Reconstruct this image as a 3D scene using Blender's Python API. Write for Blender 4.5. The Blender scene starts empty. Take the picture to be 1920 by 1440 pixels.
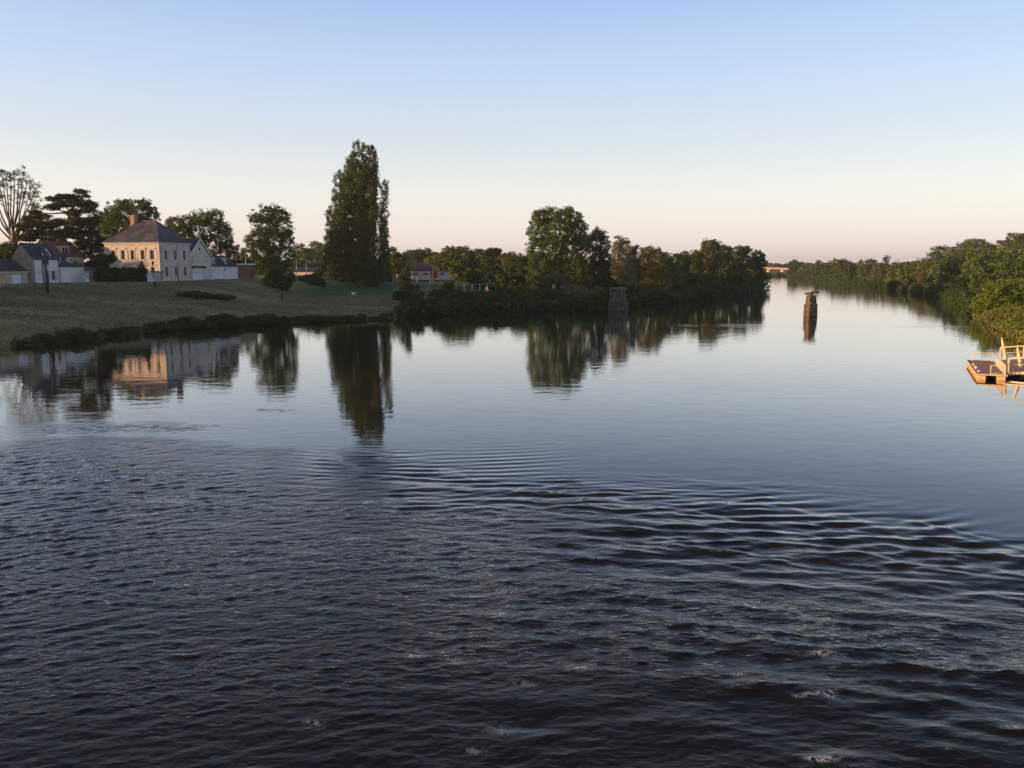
import bpy, math, random
import numpy as np
from mathutils import Vector, Matrix
R = math.radians
SC = bpy.context.scene
COL = SC.collection
HC = 9.0; FPX = 1550.0; PIT = math.atan(223/1550)

# ------------------------------------------------------------ camera + where photo points lie in the world
def ray(px, py):
    u = (px-960)/FPX; v = (720-py)/FPX
    return (u, math.cos(PIT)+v*math.sin(PIT), -math.sin(PIT)+v*math.cos(PIT))
def at(px, py, Y):
    d = ray(px, py); t = Y/d[1]
    return Vector((d[0]*t, Y, HC+d[2]*t))
def onz(px, py, z=0.0):
    d = ray(px, py); t = (z-HC)/d[2]
    return Vector((d[0]*t, d[1]*t, z))
cam = bpy.data.cameras.new('camera'); co = bpy.data.objects.new('camera', cam); COL.objects.link(co)
co.location = (0, 0, HC); co.rotation_euler = (math.pi/2-PIT, 0, 0)
cam.sensor_width = 36; cam.lens = 36*FPX/1920; cam.clip_end = 9000; cam.clip_start = 0.1
SC.camera = co

# ------------------------------------------------------------ materials
def newmat(name):
    m = bpy.data.materials.new(name); m.use_nodes = True
    nt = m.node_tree; b = nt.nodes['Principled BSDF']
    return m, nt, b
def sock(b, n): return b.inputs[n]
def noise(nt, scale, detail=4, vec=None, rough=.55, dist=0):
    n = nt.nodes.new('ShaderNodeTexNoise'); n.inputs['Scale'].default_value = scale
    n.inputs['Detail'].default_value = detail; n.inputs['Roughness'].default_value = rough
    n.inputs['Distortion'].default_value = dist
    if vec is not None: nt.links.new(vec, n.inputs['Vector'])
    return n
def ramp(nt, fac, stops):
    r = nt.nodes.new('ShaderNodeValToRGB'); e = r.color_ramp.elements
    while len(e) < len(stops): e.new(.5)
    for el, (p, c) in zip(e, stops):
        el.position = p; el.color = (*c, 1) if len(c) == 3 else c
    nt.links.new(fac, r.inputs['Fac']); return r
def surf(name, c1, c2, scale=1.0, rough=.85, bump=0.0, bscale=None, stops=None, detail=5, metallic=0, stretch=None):
    m, nt, b = newmat(name)
    tc = nt.nodes.new('ShaderNodeTexCoord'); v = tc.outputs['Object']
    if stretch:
        mp = nt.nodes.new('ShaderNodeMapping'); mp.inputs['Scale'].default_value = stretch
        nt.links.new(v, mp.inputs['Vector']); v = mp.outputs['Vector']
    n = noise(nt, scale, detail, v)
    r = ramp(nt, n.outputs['Fac'], stops or [(.35, c1), (.65, c2)])
    nt.links.new(r.outputs['Color'], b.inputs['Base Color'])
    b.inputs['Roughness'].default_value = rough; b.inputs['Metallic'].default_value = metallic
    if bump:
        n2 = noise(nt, bscale or scale*3, 4, v); bp = nt.nodes.new('ShaderNodeBump')
        bp.inputs['Strength'].default_value = 1; bp.inputs['Distance'].default_value = bump
        nt.links.new(n2.outputs['Fac'], bp.inputs['Height']); nt.links.new(bp.outputs['Normal'], b.inputs['Normal'])
    return m
def leafmat(name, dark, light, accent=None, trans=.28):
    m, nt, b = newmat(name)
    g = nt.nodes.new('ShaderNodeNewGeometry'); tc = nt.nodes.new('ShaderNodeTexCoord')
    n = noise(nt, .35, 3, tc.outputs['Object'])
    mx = nt.nodes.new('ShaderNodeMath'); mx.operation = 'MULTIPLY_ADD'; mx.inputs[1].default_value = .55
    nt.links.new(g.outputs['Random Per Island'], mx.inputs[0])
    m2 = nt.nodes.new('ShaderNodeMath'); m2.operation = 'MULTIPLY'; m2.inputs[1].default_value = .5
    nt.links.new(n.outputs['Fac'], m2.inputs[0]); nt.links.new(m2.outputs[0], mx.inputs[2])
    st = [(.15, dark), (.75, light)]
    if accent: st.append((.97, accent))
    r = ramp(nt, mx.outputs[0], st)
    nt.links.new(r.outputs['Color'], b.inputs['Base Color']); b.inputs['Roughness'].default_value = .6
    b.inputs['Specular IOR Level'].default_value = .25
    t = nt.nodes.new('ShaderNodeBsdfTranslucent'); nt.links.new(r.outputs['Color'], t.inputs['Color'])
    ms = nt.nodes.new('ShaderNodeMixShader'); ms.inputs[0].default_value = trans
    out = nt.nodes['Material Output']
    nt.links.new(b.outputs[0], ms.inputs[1]); nt.links.new(t.outputs[0], ms.inputs[2]); nt.links.new(ms.outputs[0], out.inputs['Surface'])
    return m
def bricks(name, c1, c2, mortar, scale, rough=.9, bw=.5, bh=.25, msize=.02):
    m, nt, b = newmat(name)
    tc = nt.nodes.new('ShaderNodeTexCoord')
    # wall coordinate: run along x+y, height along z
    sx = nt.nodes.new('ShaderNodeSeparateXYZ'); nt.links.new(tc.outputs['Object'], sx.inputs[0])
    ad = nt.nodes.new('ShaderNodeMath'); ad.operation = 'ADD'
    nt.links.new(sx.outputs[0], ad.inputs[0]); nt.links.new(sx.outputs[1], ad.inputs[1])
    cx = nt.nodes.new('ShaderNodeCombineXYZ'); nt.links.new(ad.outputs[0], cx.inputs[0]); nt.links.new(sx.outputs[2], cx.inputs[1])
    br = nt.nodes.new('ShaderNodeTexBrick'); nt.links.new(cx.outputs[0], br.inputs['Vector'])
    br.inputs['Color1'].default_value = (*c1, 1); br.inputs['Color2'].default_value = (*c2, 1)
    br.inputs['Mortar'].default_value = (*mortar, 1); br.inputs['Scale'].default_value = scale
    br.inputs['Brick Width'].default_value = bw; br.inputs['Row Height'].default_value = bh
    br.inputs['Mortar Size'].default_value = msize
    n = noise(nt, .8, 6, tc.outputs['Object']); mix = nt.nodes.new('ShaderNodeMix'); mix.data_type = 'RGBA'; mix.blend_type = 'MULTIPLY'
    mix.inputs[0].default_value = .6
    rr = ramp(nt, n.outputs['Fac'], [(.3, (.6, .58, .55)), (.65, (1.1, 1.08, 1.05))])
    nt.links.new(br.outputs['Color'], mix.inputs[6]); nt.links.new(rr.outputs[0], mix.inputs[7])
    nt.links.new(mix.outputs[2], b.inputs['Base Color']); b.inputs['Roughness'].default_value = rough
    bp = nt.nodes.new('ShaderNodeBump'); bp.inputs['Distance'].default_value = .015; bp.invert = True
    nt.links.new(br.outputs['Fac'], bp.inputs['Height']); nt.links.new(bp.outputs[0], b.inputs['Normal'])
    return m
M = {}
M['leaf_mid'] = leafmat('foliage_mid', (0.036, 0.071, 0.016), (0.116, 0.183, 0.037))
M['leaf_dark'] = leafmat('foliage_dark', (0.019, 0.044, 0.014), (0.059, 0.105, 0.025), trans=.15)
M['leaf_cedar'] = leafmat('foliage_cedar', (0.017, 0.035, 0.017), (0.049, 0.075, 0.034), trans=.06)
M['leaf_yellow'] = leafmat('foliage_yellow', (0.073, 0.108, 0.018), (0.195, 0.243, 0.046))
M['leaf_olive'] = leafmat('foliage_olive', (0.062, 0.081, 0.025), (0.164, 0.182, 0.057))
M['leaf_silver'] = leafmat('foliage_silver', (0.095, 0.102, 0.052), (0.249, 0.255, 0.138))
M['leaf_brown'] = leafmat('foliage_brown', (0.076, 0.068, 0.029), (0.171, 0.148, 0.063))
M['leaf_bright'] = leafmat('foliage_bright', (0.067, 0.115, 0.011), (0.207, 0.297, 0.032), trans=.35)
M['leaf_elder'] = leafmat('foliage_elder', (0.027, 0.060, 0.017), (0.073, 0.129, 0.034), accent=(0.512, 0.568, 0.414))
M['leaf_grey'] = leafmat('foliage_grey', (0.073, 0.115, 0.057), (0.182, 0.243, 0.115))
M['leaf_poplar'] = leafmat('foliage_poplar', (.026, .048, .013), (.088, .13, .030), trans=.18)
M['bark'] = surf('bark', (.05, .04, .03), (.13, .11, .085), 3, .95, .02, stretch=(1, 1, .25))
M['bark_pale'] = surf('bark_pale', (.10, .09, .07), (.24, .21, .16), 2, .95, .01, stretch=(1, 1, .3))
M['stone'] = surf('limestone', (.52, .49, .43), (.64, .61, .55), 1.2, .9, .01, 6)
M['ashlar'] = bricks('ashlar_limestone', (.56, .535, .49), (.66, .63, .58), (.40, .38, .34), 1.0, bw=.8, bh=.34, msize=.012)
M['render_white'] = surf('white_render', (.62, .61, .60), (.74, .73, .72), .9, .9, .004, 20)
M['render_beige'] = surf('beige_render', (.42, .36, .28), (.52, .46, .36), .9, .9, .006, 12)
M['slate'] = bricks('slate_roof', (.040, .043, .058), (.062, .064, .082), (.022, .024, .032), 1.0, .55, bw=.3, bh=.16, msize=.012)
M['slate_worn'] = surf('worn_slate', (.055, .05, .058), (.13, .105, .095), .55, .6, .01, 12,
                       stops=[(.36, (.032, .040, .058)), (.5, (.055, .062, .080)), (.6, (.10, .095, .10)), (.72, (.085, .088, .10))])
M['tile_red'] = bricks('red_tile', (.23, .115, .075), (.30, .16, .10), (.11, .06, .045), 1.0, bw=.25, bh=.18)
M['brick'] = bricks('red_brick', (.20, .085, .06), (.27, .12, .08), (.25, .22, .19), 1.0, bw=.22, bh=.075, msize=.01)
M['brick_yellow'] = bricks('yellow_brick', (.50, .33, .15), (.42, .27, .12), (.35, .3, .22), 1.0, bw=.22, bh=.075, msize=.01)
M['glass'] = surf('window_glass', (.012, .014, .018), (.02, .022, .028), .3, .08)
M['shutter'] = surf('painted_shutter', (.52, .48, .42), (.60, .56, .50), 2, .6)
M['frame_white'] = surf('white_joinery', (.70, .69, .67), (.78, .77, .75), 3, .5)
M['frame_grey'] = surf('grey_joinery', (.20, .19, .18), (.28, .27, .25), 3, .5)
M['door_white'] = surf('white_garage_door', (.66, .68, .74), (.74, .76, .82), .6, .45, .006, 3, stretch=(.3, .3, 6))
M['door_cream'] = surf('cream_door', (.60, .57, .46), (.68, .65, .53), 1, .5)
M['zinc'] = surf('zinc', (.22, .24, .26), (.34, .36, .38), 4, .45, metallic=.5)
M['dark_metal'] = surf('dark_metal', (.03, .03, .035), (.06, .06, .065), 4, .5)
M['pole_wood'] = surf('weathered_pole', (.10, .085, .07), (.19, .165, .135), 2, .9, .01, stretch=(3, 3, .3))
M['cream_paint'] = surf('cream_painted_metal', (.62, .53, .34), (.74, .65, .43), 3, .45)
M['deck_wood'] = surf('deck_boards', (.22, .15, .13), (.34, .25, .21), 1.2, .8, .015, 2.2, stretch=(1, 12, 1))
M['float'] = surf('pontoon_float', (.50, .36, .17), (.62, .47, .25), 1.5, .7)
M['concrete'] = surf('bridge_concrete', (.58, .50, .40), (.70, .62, .50), .5, .85)
M['white_paint'] = surf('white_gloss', (.74, .74, .74), (.82, .82, .82), 2, .35)
M['blue_paint'] = surf('blue_gloss', (.05, .10, .30), (.08, .14, .38), 2, .35)
M['boat_hull'] = surf('tarred_hull', (.012, .012, .014), (.03, .03, .03), 3, .5)
M['rusty'] = surf('rusty_fabric', (.30, .11, .05), (.42, .18, .09), 3, .8)
M['plant_white'] = leafmat('pale_reeds', (.06, .085, .05), (.15, .19, .12))

def pier_mat(name='river_pier_masonry', stops=None):
    m, nt, b = newmat(name)
    tc = nt.nodes.new('ShaderNodeTexCoord')
    n = noise(nt, 1.6, 6, tc.outputs['Object'], .65)
    r = ramp(nt, n.outputs['Fac'], stops or [(.3, (.045, .030, .020)), (.5, (.12, .078, .048)), (.7, (.27, .20, .13))])
    sx = nt.nodes.new('ShaderNodeSeparateXYZ'); nt.links.new(tc.outputs['Object'], sx.inputs[0])
    zz = nt.nodes.new('ShaderNodeMath'); zz.operation = 'ADD'
    nt.links.new(sx.outputs[2], zz.inputs[0])
    n2 = noise(nt, 2.5, 3, tc.outputs['Object']); k = nt.nodes.new('ShaderNodeMath'); k.operation = 'MULTIPLY'; k.inputs[1].default_value = .5
    nt.links.new(n2.outputs['Fac'], k.inputs[0]); nt.links.new(k.outputs[0], zz.inputs[1])
    wet = ramp(nt, zz.outputs[0], [(.20, (.22, .22, .2)), (.62, (1, 1, 1))])   # wet tide mark, z in metres
    mix = nt.nodes.new('ShaderNodeMix'); mix.data_type = 'RGBA'; mix.blend_type = 'MULTIPLY'; mix.inputs[0].default_value = 1
    nt.links.new(r.outputs[0], mix.inputs[6]); nt.links.new(wet.outputs[0], mix.inputs[7])
    nt.links.new(mix.outputs[2], b.inputs['Base Color']); b.inputs['Roughness'].default_value = .9
    bp = nt.nodes.new('ShaderNodeBump'); bp.inputs['Distance'].default_value = .12
    n3 = noise(nt, 2.2, 6, tc.outputs['Object']); nt.links.new(n3.outputs['Fac'], bp.inputs['Height']); nt.links.new(bp.outputs[0], b.inputs['Normal'])
    return m
M['pier'] = pier_mat(); M['pier_grey'] = pier_mat('grey_pier_masonry', [(.3, (.022, .023, .021)), (.5, (.062, .060, .054)), (.7, (.14, .135, .12))])

def grass_mat():
    m, nt, b = newmat('ground_grass')
    tc = nt.nodes.new('ShaderNodeTexCoord'); v = tc.outputs['Object']
    mp = nt.nodes.new('ShaderNodeMapping'); mp.inputs['Rotation'].default_value = (0, 0, -R(61)); mp.inputs['Scale'].default_value = (.35, 1, 1)
    nt.links.new(v, mp.inputs['Vector'])
    n = noise(nt, .16, 8, mp.outputs['Vector'], .68, .5)
    r = ramp(nt, n.outputs['Fac'], [(.32, (.075, .085, .032)), (.44, (.17, .15, .062)), (.54, (.27, .215, .10)), (.66, (.40, .31, .155))])
    # mown green lawn: vertex colour painted per place ("lawn")
    a = nt.nodes.new('ShaderNodeAttribute'); a.attribute_name = 'lawn'
    n2 = noise(nt, .8, 5, v)
    g = ramp(nt, n2.outputs['Fac'], [(.3, (.045, .085, .022)), (.7, (.085, .14, .038))])
    mix = nt.nodes.new('ShaderNodeMix'); mix.data_type = 'RGBA'
    nt.links.new(a.outputs['Fac'], mix.inputs[0]); nt.links.new(r.outputs[0], mix.inputs[6]); nt.links.new(g.outputs[0], mix.inputs[7])
    nt.links.new(mix.outputs[2], b.inputs['Base Color']); b.inputs['Roughness'].default_value = .95
    bp = nt.nodes.new('ShaderNodeBump'); bp.inputs['Distance'].default_value = .25
    n3 = noise(nt, 2.5, 6, v, .7); nt.links.new(n3.outputs['Fac'], bp.inputs['Height']); nt.links.new(bp.outputs[0], b.inputs['Normal'])
    return m

# ------------------------------------------------------------ object helpers
def tag(o, label=None, cat=None, group=None, kind=None):
    if label: o['label'] = label
    if cat: o['category'] = cat
    if group: o['group'] = group
    if kind: o['kind'] = kind
    return o
def empty(name, loc, rz=0, label=None, cat=None, group=None):
    o = bpy.data.objects.new(name, None); COL.objects.link(o)
    o.location = loc; o.rotation_euler = (0, 0, rz); o.empty_display_size = .5
    return tag(o, label, cat, group)
def mesh_np(name, V, F, mat, parent=None, smooth=False, loc=None):
    """V (n,3), F (m,k) numpy arrays, all faces of k corners"""
    me = bpy.data.meshes.new(name); V = np.asarray(V, np.float32); F = np.asarray(F, np.int32); k = F.shape[1]
    me.vertices.add(len(V)); me.vertices.foreach_set('co', V.ravel())
    me.loops.add(F.size); me.loops.foreach_set('vertex_index', F.ravel())
    me.polygons.add(len(F)); me.polygons.foreach_set('loop_start', np.arange(0, F.size, k, dtype=np.int32))
    me.polygons.foreach_set('loop_total', np.full(len(F), k, np.int32))
    if smooth: me.polygons.foreach_set('use_smooth', np.ones(len(F), bool))
    me.update(calc_edges=True)
    me.materials.append(mat); o = bpy.data.objects.new(name, me); COL.objects.link(o)
    if parent: o.parent = parent
    if loc is not None: o.location = loc
    return o
class MB:
    def __init__(s): s.v = []; s.f = []
    def add(s, vs, fs):
        n = len(s.v); s.v += [tuple(v) for v in vs]; s.f += [tuple(i+n for i in f) for f in fs]; return s
    def box(s, x0, x1, y0, y1, z0, z1):
        return s.add([(x0,y0,z0),(x1,y0,z0),(x1,y1,z0),(x0,y1,z0),(x0,y0,z1),(x1,y0,z1),(x1,y1,z1),(x0,y1,z1)],
                     [(0,3,2,1),(4,5,6,7),(0,1,5,4),(1,2,6,5),(2,3,7,6),(3,0,4,7)])
    def bar(s, a, b, w, h=None):
        """square bar between two points"""
        a = Vector(a); b = Vector(b); d = (b-a).normalized(); h = h or w
        up = Vector((0,0,1)) if abs(d.z) < .95 else Vector((0,1,0))
        x = d.cross(up).normalized()*w/2; y = x.cross(d).normalized()*h/2
        q = [a-x-y, a+x-y, a+x+y, a-x+y, b-x-y, b+x-y, b+x+y, b-x+y]
        return s.add(q, [(0,1,2,3),(7,6,5,4),(0,4,5,1),(1,5,6,2),(2,6,7,3),(3,7,4,0)])
    def tube(s, pts, rad, seg=8, caps=True):
        pts = [Vector(p) for p in pts]; n0 = len(s.v)
        for i, p in enumerate(pts):
            d = (pts[min(i+1, len(pts)-1)]-pts[max(i-1, 0)]).normalized()
            a = d.cross(Vector((0,0,1)) if abs(d.z) < .95 else Vector((0,1,0))).normalized(); b = d.cross(a)
            r = rad[i] if isinstance(rad, (list, tuple)) else rad
            for k in range(seg):
                t = 2*math.pi*k/seg; s.v.append(tuple(p+a*math.cos(t)*r+b*math.sin(t)*r))
        for i in range(len(pts)-1):
            for k in range(seg):
                k2 = (k+1) % seg
                s.f.append((n0+i*seg+k, n0+i*seg+k2, n0+(i+1)*seg+k2, n0+(i+1)*seg+k))
        if caps:
            s.f.append(tuple(n0+k for k in range(seg))[::-1]); s.f.append(tuple(n0+(len(pts)-1)*seg+k for k in range(seg)))
        return s
    def prism(s, poly, x0, x1, ax='x'):
        """poly of (a,z) swept along local x (ax='x': a is y) or y (ax='y': a is x)"""
        n = len(poly)
        f = (lambda t, a, z: (t, a, z)) if ax == 'x' else (lambda t, a, z: (a, t, z))
        vs = [f(x0, a, z) for a, z in poly]+[f(x1, a, z) for a, z in poly]
        fs = [tuple(range(n)), tuple(range(2*n-1, n-1, -1))]+[(i, i+n, (i+1) % n+n, (i+1) % n) for i in range(n)]
        return s.add(vs, fs)
    def build(s, name, mat, parent=None, smooth=False, bevel=0, loc=None):
        me = bpy.data.meshes.new(name); me.from_pydata(s.v, [], s.f); me.materials.append(mat)
        import bmesh
        bm = bmesh.new(); bm.from_mesh(me); bmesh.ops.recalc_face_normals(bm, faces=bm.faces); bm.to_mesh(me); bm.free()
        if smooth:
            for p in me.polygons: p.use_smooth = True
        o = bpy.data.objects.new(name, me); COL.objects.link(o)
        if parent: o.parent = parent
        if loc is not None: o.location = loc
        if bevel:
            b = o.modifiers.new('bevel', 'BEVEL'); b.width = bevel; b.segments = 2; b.limit_method = 'ANGLE'
        return o

# ------------------------------------------------------------ terrain
left_px = [(0,650),(90,645),(170,636),(260,624),(350,616),(440,611),(560,605),(700,599),(780,592),(900,585),(1000,582),(1100,578),(1180,573),(1260,566),(1340,557),(1400,549),(1422,545)]
LB = [(-95,-200),(-84,-60),(-72,20),(-62,70)]+[tuple(onz(*p)[:2]) for p in left_px]+[(92,325),(84,356),(40,400),(-60,430),(-500,470),(-1500,500)]
right_px = [(1400,518.5),(1470,518),(1540,522.5),(1590,531),(1700,546),(1760,556),(1800,566),(1825,583),(1860,612),(1920,642)]
RB = [(-1500,640),(-400,655)]+[tuple(onz(*p)[:2]) for p in right_px]+[(60,70),(63,30),(68,-60),(72,-200)]
POLY = np.array(LB+RB)
left_w = [tuple(onz(*p)[:2]) for p in left_px]+[(92,325)]; right_w = [tuple(onz(*p)[:2]) for p in right_px]
def seg_dist(P, L):
    L = np.asarray(L, float); best = np.full(len(P), 1e9)
    for a, b in zip(L[:-1], L[1:]):
        ab = b-a; t = np.clip(((P-a)@ab)/(ab@ab), 0, 1); best = np.minimum(best, np.hypot(*(P-(a+t[:, None]*ab)).T))
    return best
def inside(P, L):
    x, y = P[:, 0], P[:, 1]; r = np.zeros(len(P), bool); n = len(L)
    for i in range(n):
        x1, y1 = L[i]; x2, y2 = L[(i+1) % n]
        c = ((y1 > y) != (y2 > y)); d = (y2-y1) if y2 != y1 else 1e-9
        r ^= c & (x < (x2-x1)*(y-y1)/d+x1)
    return r
def sstep(a, b, x): t = np.clip((x-a)/(b-a), 0, 1); return t*t*(3-2*t)
def terrain(P):
    P = np.atleast_2d(np.asarray(P, float)); x, y = P[:, 0], P[:, 1]
    dl, dr = seg_dist(P, LB), seg_dist(P, RB); riv = inside(P, POLY)
    wob = .5*np.sin(x*.31+y*.17)+.4*np.sin(x*.13-y*.27)+.25*np.sin(x*.83+y*.61)
    A = np.interp(dl, [0,1.5,4,12,24,33,38,41,400], [-.1,.75,1.5,2.3,3.3,4.6,5.1,5.9,5.9])+.16*wob*sstep(3,10,dl)*(1-sstep(34,40,dl))
    B = np.interp(dl, [0,2,12,30,60,110,300,1200], [-.1,.8,1.5,2.1,3.2,4.6,5.2,9])+.08*wob*sstep(3,10,dl)
    t = sstep(-56, -40, x+ (y-165)*(-.12)); zl = A*(1-t)+B*t
    hill = np.interp(dr, [0,2,6,15,50,110,220,600,2000], [-.1,.7,1.6,3.2,8.5,15,20,24,30])
    amp = np.interp(y, [0,120,350,600,800], [.7,1,.9,.30,.16])*np.interp(x, [-200,150,230], [.25,.5,1])
    zr = hill*np.where(hill > 0, amp+(1-amp)*np.clip(1-dr/25, 0, 1), 1)+.1*wob*sstep(3,10,dr)
    z = np.where(dl < dr, zl, zr)
    zriv = -np.minimum(2.2, np.minimum(dl, dr)*.45)-.1
    return np.where(riv, zriv, z)
def tz(x, y): return float(terrain([(x, y)])[0])
def hit(px, py):
    """where the photo's ray meets the land"""
    d = ray(px, py); Y = 20.0; prev = 20.0
    while Y < 3000:
        t = Y/d[1]; x, z = d[0]*t, HC+d[2]*t
        if z < max(tz(x, Y), -.05): break
        prev = Y; Y *= 1.01
    for _ in range(12):
        m = (prev+Y)/2; t = m/d[1]
        if HC+d[2]*t < tz(d[0]*t, m): Y = m
        else: prev = m
    t = Y/d[1]; x = d[0]*t
    return Vector((x, Y, tz(x, Y)))
def vary(segs):
    out = [segs[0][0]]
    for a, b, st0, st1 in segs:
        n = max(1, int(abs(b-a)/((st0+st1)/2))); w = np.linspace(st0, st1, n); w = w/w.sum()*(b-a); out += list(out[-1]+np.cumsum(w))
    return np.array(out)
def build_land():
    gx = vary([(-2500,-300,120,12),(-300,-110,8,2.5),(-110,160,1.5,1.5),(160,420,2.5,5),(420,3200,10,150)])
    gy = vary([(-200,40,14,4),(40,330,1.5,1.6),(330,800,3,5),(800,4500,10,260)])
    X, Y = np.meshgrid(gx, gy); P = np.stack([X.ravel(), Y.ravel()], 1)
    Z = terrain(P); rng = np.random.default_rng(3)
    Z = Z+np.where(Z > .3, rng.normal(0, .05, len(Z)), 0)
    nx, ny = len(gx), len(gy); i = np.arange(nx*ny).reshape(ny, nx)
    F = np.stack([i[:-1,:-1], i[:-1,1:], i[1:,1:], i[1:,:-1]], -1).reshape(-1, 4)
    o = mesh_np('ground', np.column_stack([P, Z]), F, grass_mat(), smooth=True)
    dl = seg_dist(P, LB); x, y = P.T
    lawn = sstep(30, 40, dl)*sstep(-52, -44, x-.12*(y-165))*(x < 60)
    lawn = np.maximum(lawn, .55*(P[:,0] > 55)*(seg_dist(P, RB) > 2))
    a = o.data.attributes.new('lawn', 'FLOAT', 'POINT'); a.data.foreach_set('value', lawn.astype(np.float32))
    tag(o, kind='structure')
build_land()
def draped(name, pts, width, mat, lift=.05, kind='structure'):
    pts = [Vector((p[0], p[1], 0)) for p in pts]; P = []
    for a, b in zip(pts[:-1], pts[1:]):
        n = max(1, int((b-a).length/1.5)); P += [a.lerp(b, i/n) for i in range(n)]
    P.append(pts[-1]); V = []; F = []
    for i, p in enumerate(P):
        d = (P[min(i+1, len(P)-1)]-P[max(i-1, 0)]).normalized(); s = Vector((-d.y, d.x, 0))
        for k in range(4):
            q = p+s*width*(k/3-.5); V.append((q.x, q.y, tz(q.x, q.y)+lift))
    for i in range(len(P)-1):
        for k in range(3): F.append((i*4+k, i*4+k+1, i*4+k+5, i*4+k+4))
    return tag(mesh_np(name, V, F, mat, smooth=True), kind=kind)

# ------------------------------------------------------------ water
def water_mat():
    m, nt, b = newmat('river_water_surface')
    b.inputs['IOR'].default_value = 1.333; b.inputs['Roughness'].default_value = .03
    tc = nt.nodes.new('ShaderNodeTexCoord'); v = tc.outputs['Object']
    n0 = noise(nt, .09, 3, v); c0 = ramp(nt, n0.outputs['Fac'], [(.35, (.008, .0085, .007)), (.65, (.0155, .014, .0105))])
    fo = nt.nodes.new('ShaderNodeAttribute'); fo.attribute_name = 'foam'
    ro = nt.nodes.new('ShaderNodeAttribute'); ro.attribute_name = 'rapids'
    # foam keeps a broken lacy edge
    nf = noise(nt, 4.5, 5, v, .7, 1.6); mf = nt.nodes.new('ShaderNodeMath'); mf.operation = 'MULTIPLY'
    nd = nt.nodes.new('ShaderNodeMath'); nd.operation = 'SUBTRACT'; nd.inputs[1].default_value = .5; nt.links.new(nf.outputs['Fac'], nd.inputs[0])
    na = nt.nodes.new('ShaderNodeMath'); na.operation = 'ABSOLUTE'; nt.links.new(nd.outputs[0], na.inputs[0])
    rf = ramp(nt, na.outputs[0], [(.012, (1, 1, 1)), (.05, (0, 0, 0))])
    nt.links.new(fo.outputs['Fac'], mf.inputs[0]); nt.links.new(rf.outputs[0], mf.inputs[1])
    mix = nt.nodes.new('ShaderNodeMix'); mix.data_type = 'RGBA'; mix.inputs[7].default_value = (.85, .87, .88, 1)
    nt.links.new(mf.outputs[0], mix.inputs[0]); nt.links.new(c0.outputs[0], mix.inputs[6]); nt.links.new(mix.outputs[2], b.inputs['Base Color'])
    rm = nt.nodes.new('ShaderNodeMath'); rm.operation = 'MULTIPLY_ADD'; rm.inputs[1].default_value = .5; rm.inputs[2].default_value = .03
    nt.links.new(mf.outputs[0], rm.inputs[0]); nt.links.new(rm.outputs[0], b.inputs['Roughness'])
    # calm water: faint long swell + ruffled cat's paws far away; rapids: fine chop
    mp = nt.nodes.new('ShaderNodeMapping'); mp.inputs['Scale'].default_value = (.55, 1, 1); mp.inputs['Rotation'].default_value = (0, 0, .25); nt.links.new(v, mp.inputs['Vector'])
    n1 = noise(nt, .9, 3, mp.outputs['Vector'], .5)
    n2 = noise(nt, 8.5, 5, mp.outputs['Vector'], .62, .5)
    mp2 = nt.nodes.new('ShaderNodeMapping'); mp2.inputs['Scale'].default_value = (.008, .045, 1); mp2.inputs['Location'].default_value = (.37, .1, 0); nt.links.new(v, mp2.inputs['Vector'])
    n3 = noise(nt, 1.0, 4, mp2.outputs['Vector'], .6); paw = ramp(nt, n3.outputs['Fac'], [(.60, (0, 0, 0)), (.68, (1, 1, 1))])
    h1 = nt.nodes.new('ShaderNodeMath'); h1.operation = 'MULTIPLY'; h1.inputs[1].default_value = .010; nt.links.new(n1.outputs['Fac'], h1.inputs[0])
    ka = nt.nodes.new('ShaderNodeMath'); ka.operation = 'MULTIPLY_ADD'; ka.inputs[1].default_value = .034; ka.inputs[2].default_value = .0004
    nt.links.new(ro.outputs['Fac'], ka.inputs[0])
    kb = nt.nodes.new('ShaderNodeMath'); kb.operation = 'MULTIPLY_ADD'; kb.inputs[1].default_value = .006
    nt.links.new(paw.outputs[0], kb.inputs[0]); nt.links.new(ka.outputs[0], kb.inputs[2])
    h2 = nt.nodes.new('ShaderNodeMath'); h2.operation = 'MULTIPLY_ADD'
    nt.links.new(n2.outputs['Fac'], h2.inputs[0]); nt.links.new(kb.outputs[0], h2.inputs[1]); nt.links.new(h1.outputs[0], h2.inputs[2])
    bp = nt.nodes.new('ShaderNodeBump'); bp.inputs['Strength'].default_value = 1; bp.inputs['Distance'].default_value = 1
    nt.links.new(h2.outputs[0], bp.inputs['Height']); nt.links.new(bp.outputs[0], b.inputs['Normal'])
    # hand-set curve over Fresnel: reflection brightened at low angles, dimmed at steep ones
    b.inputs['Specular IOR Level'].default_value = 0
    fr = nt.nodes.new('ShaderNodeFresnel'); fr.inputs['IOR'].default_value = 1.333; nt.links.new(bp.outputs[0], fr.inputs['Normal'])
    cv = nt.nodes.new('ShaderNodeFloatCurve'); c = cv.mapping.curves[0]; c.points[0].location = (0, 0); c.points[1].location = (1, 1)
    for p in ((.02, .012), (.10, .062), (.21, .20), (.29, .34), (.43, .60), (.6, .80)): c.points.new(*p)
    cv.mapping.update(); nt.links.new(fr.outputs[0], cv.inputs['Value'])
    gl = nt.nodes.new('ShaderNodeBsdfGlossy'); gl.inputs['Color'].default_value = (1, 1, 1, 1); nt.links.new(rm.outputs[0], gl.inputs['Roughness']); nt.links.new(bp.outputs[0], gl.inputs['Normal'])
    ms = nt.nodes.new('ShaderNodeMixShader'); nt.links.new(cv.outputs[0], ms.inputs[0]); nt.links.new(b.outputs[0], ms.inputs[1]); nt.links.new(gl.outputs[0], ms.inputs[2])
    nt.links.new(ms.outputs[0], nt.nodes['Material Output'].inputs['Surface'])
    return m
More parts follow.
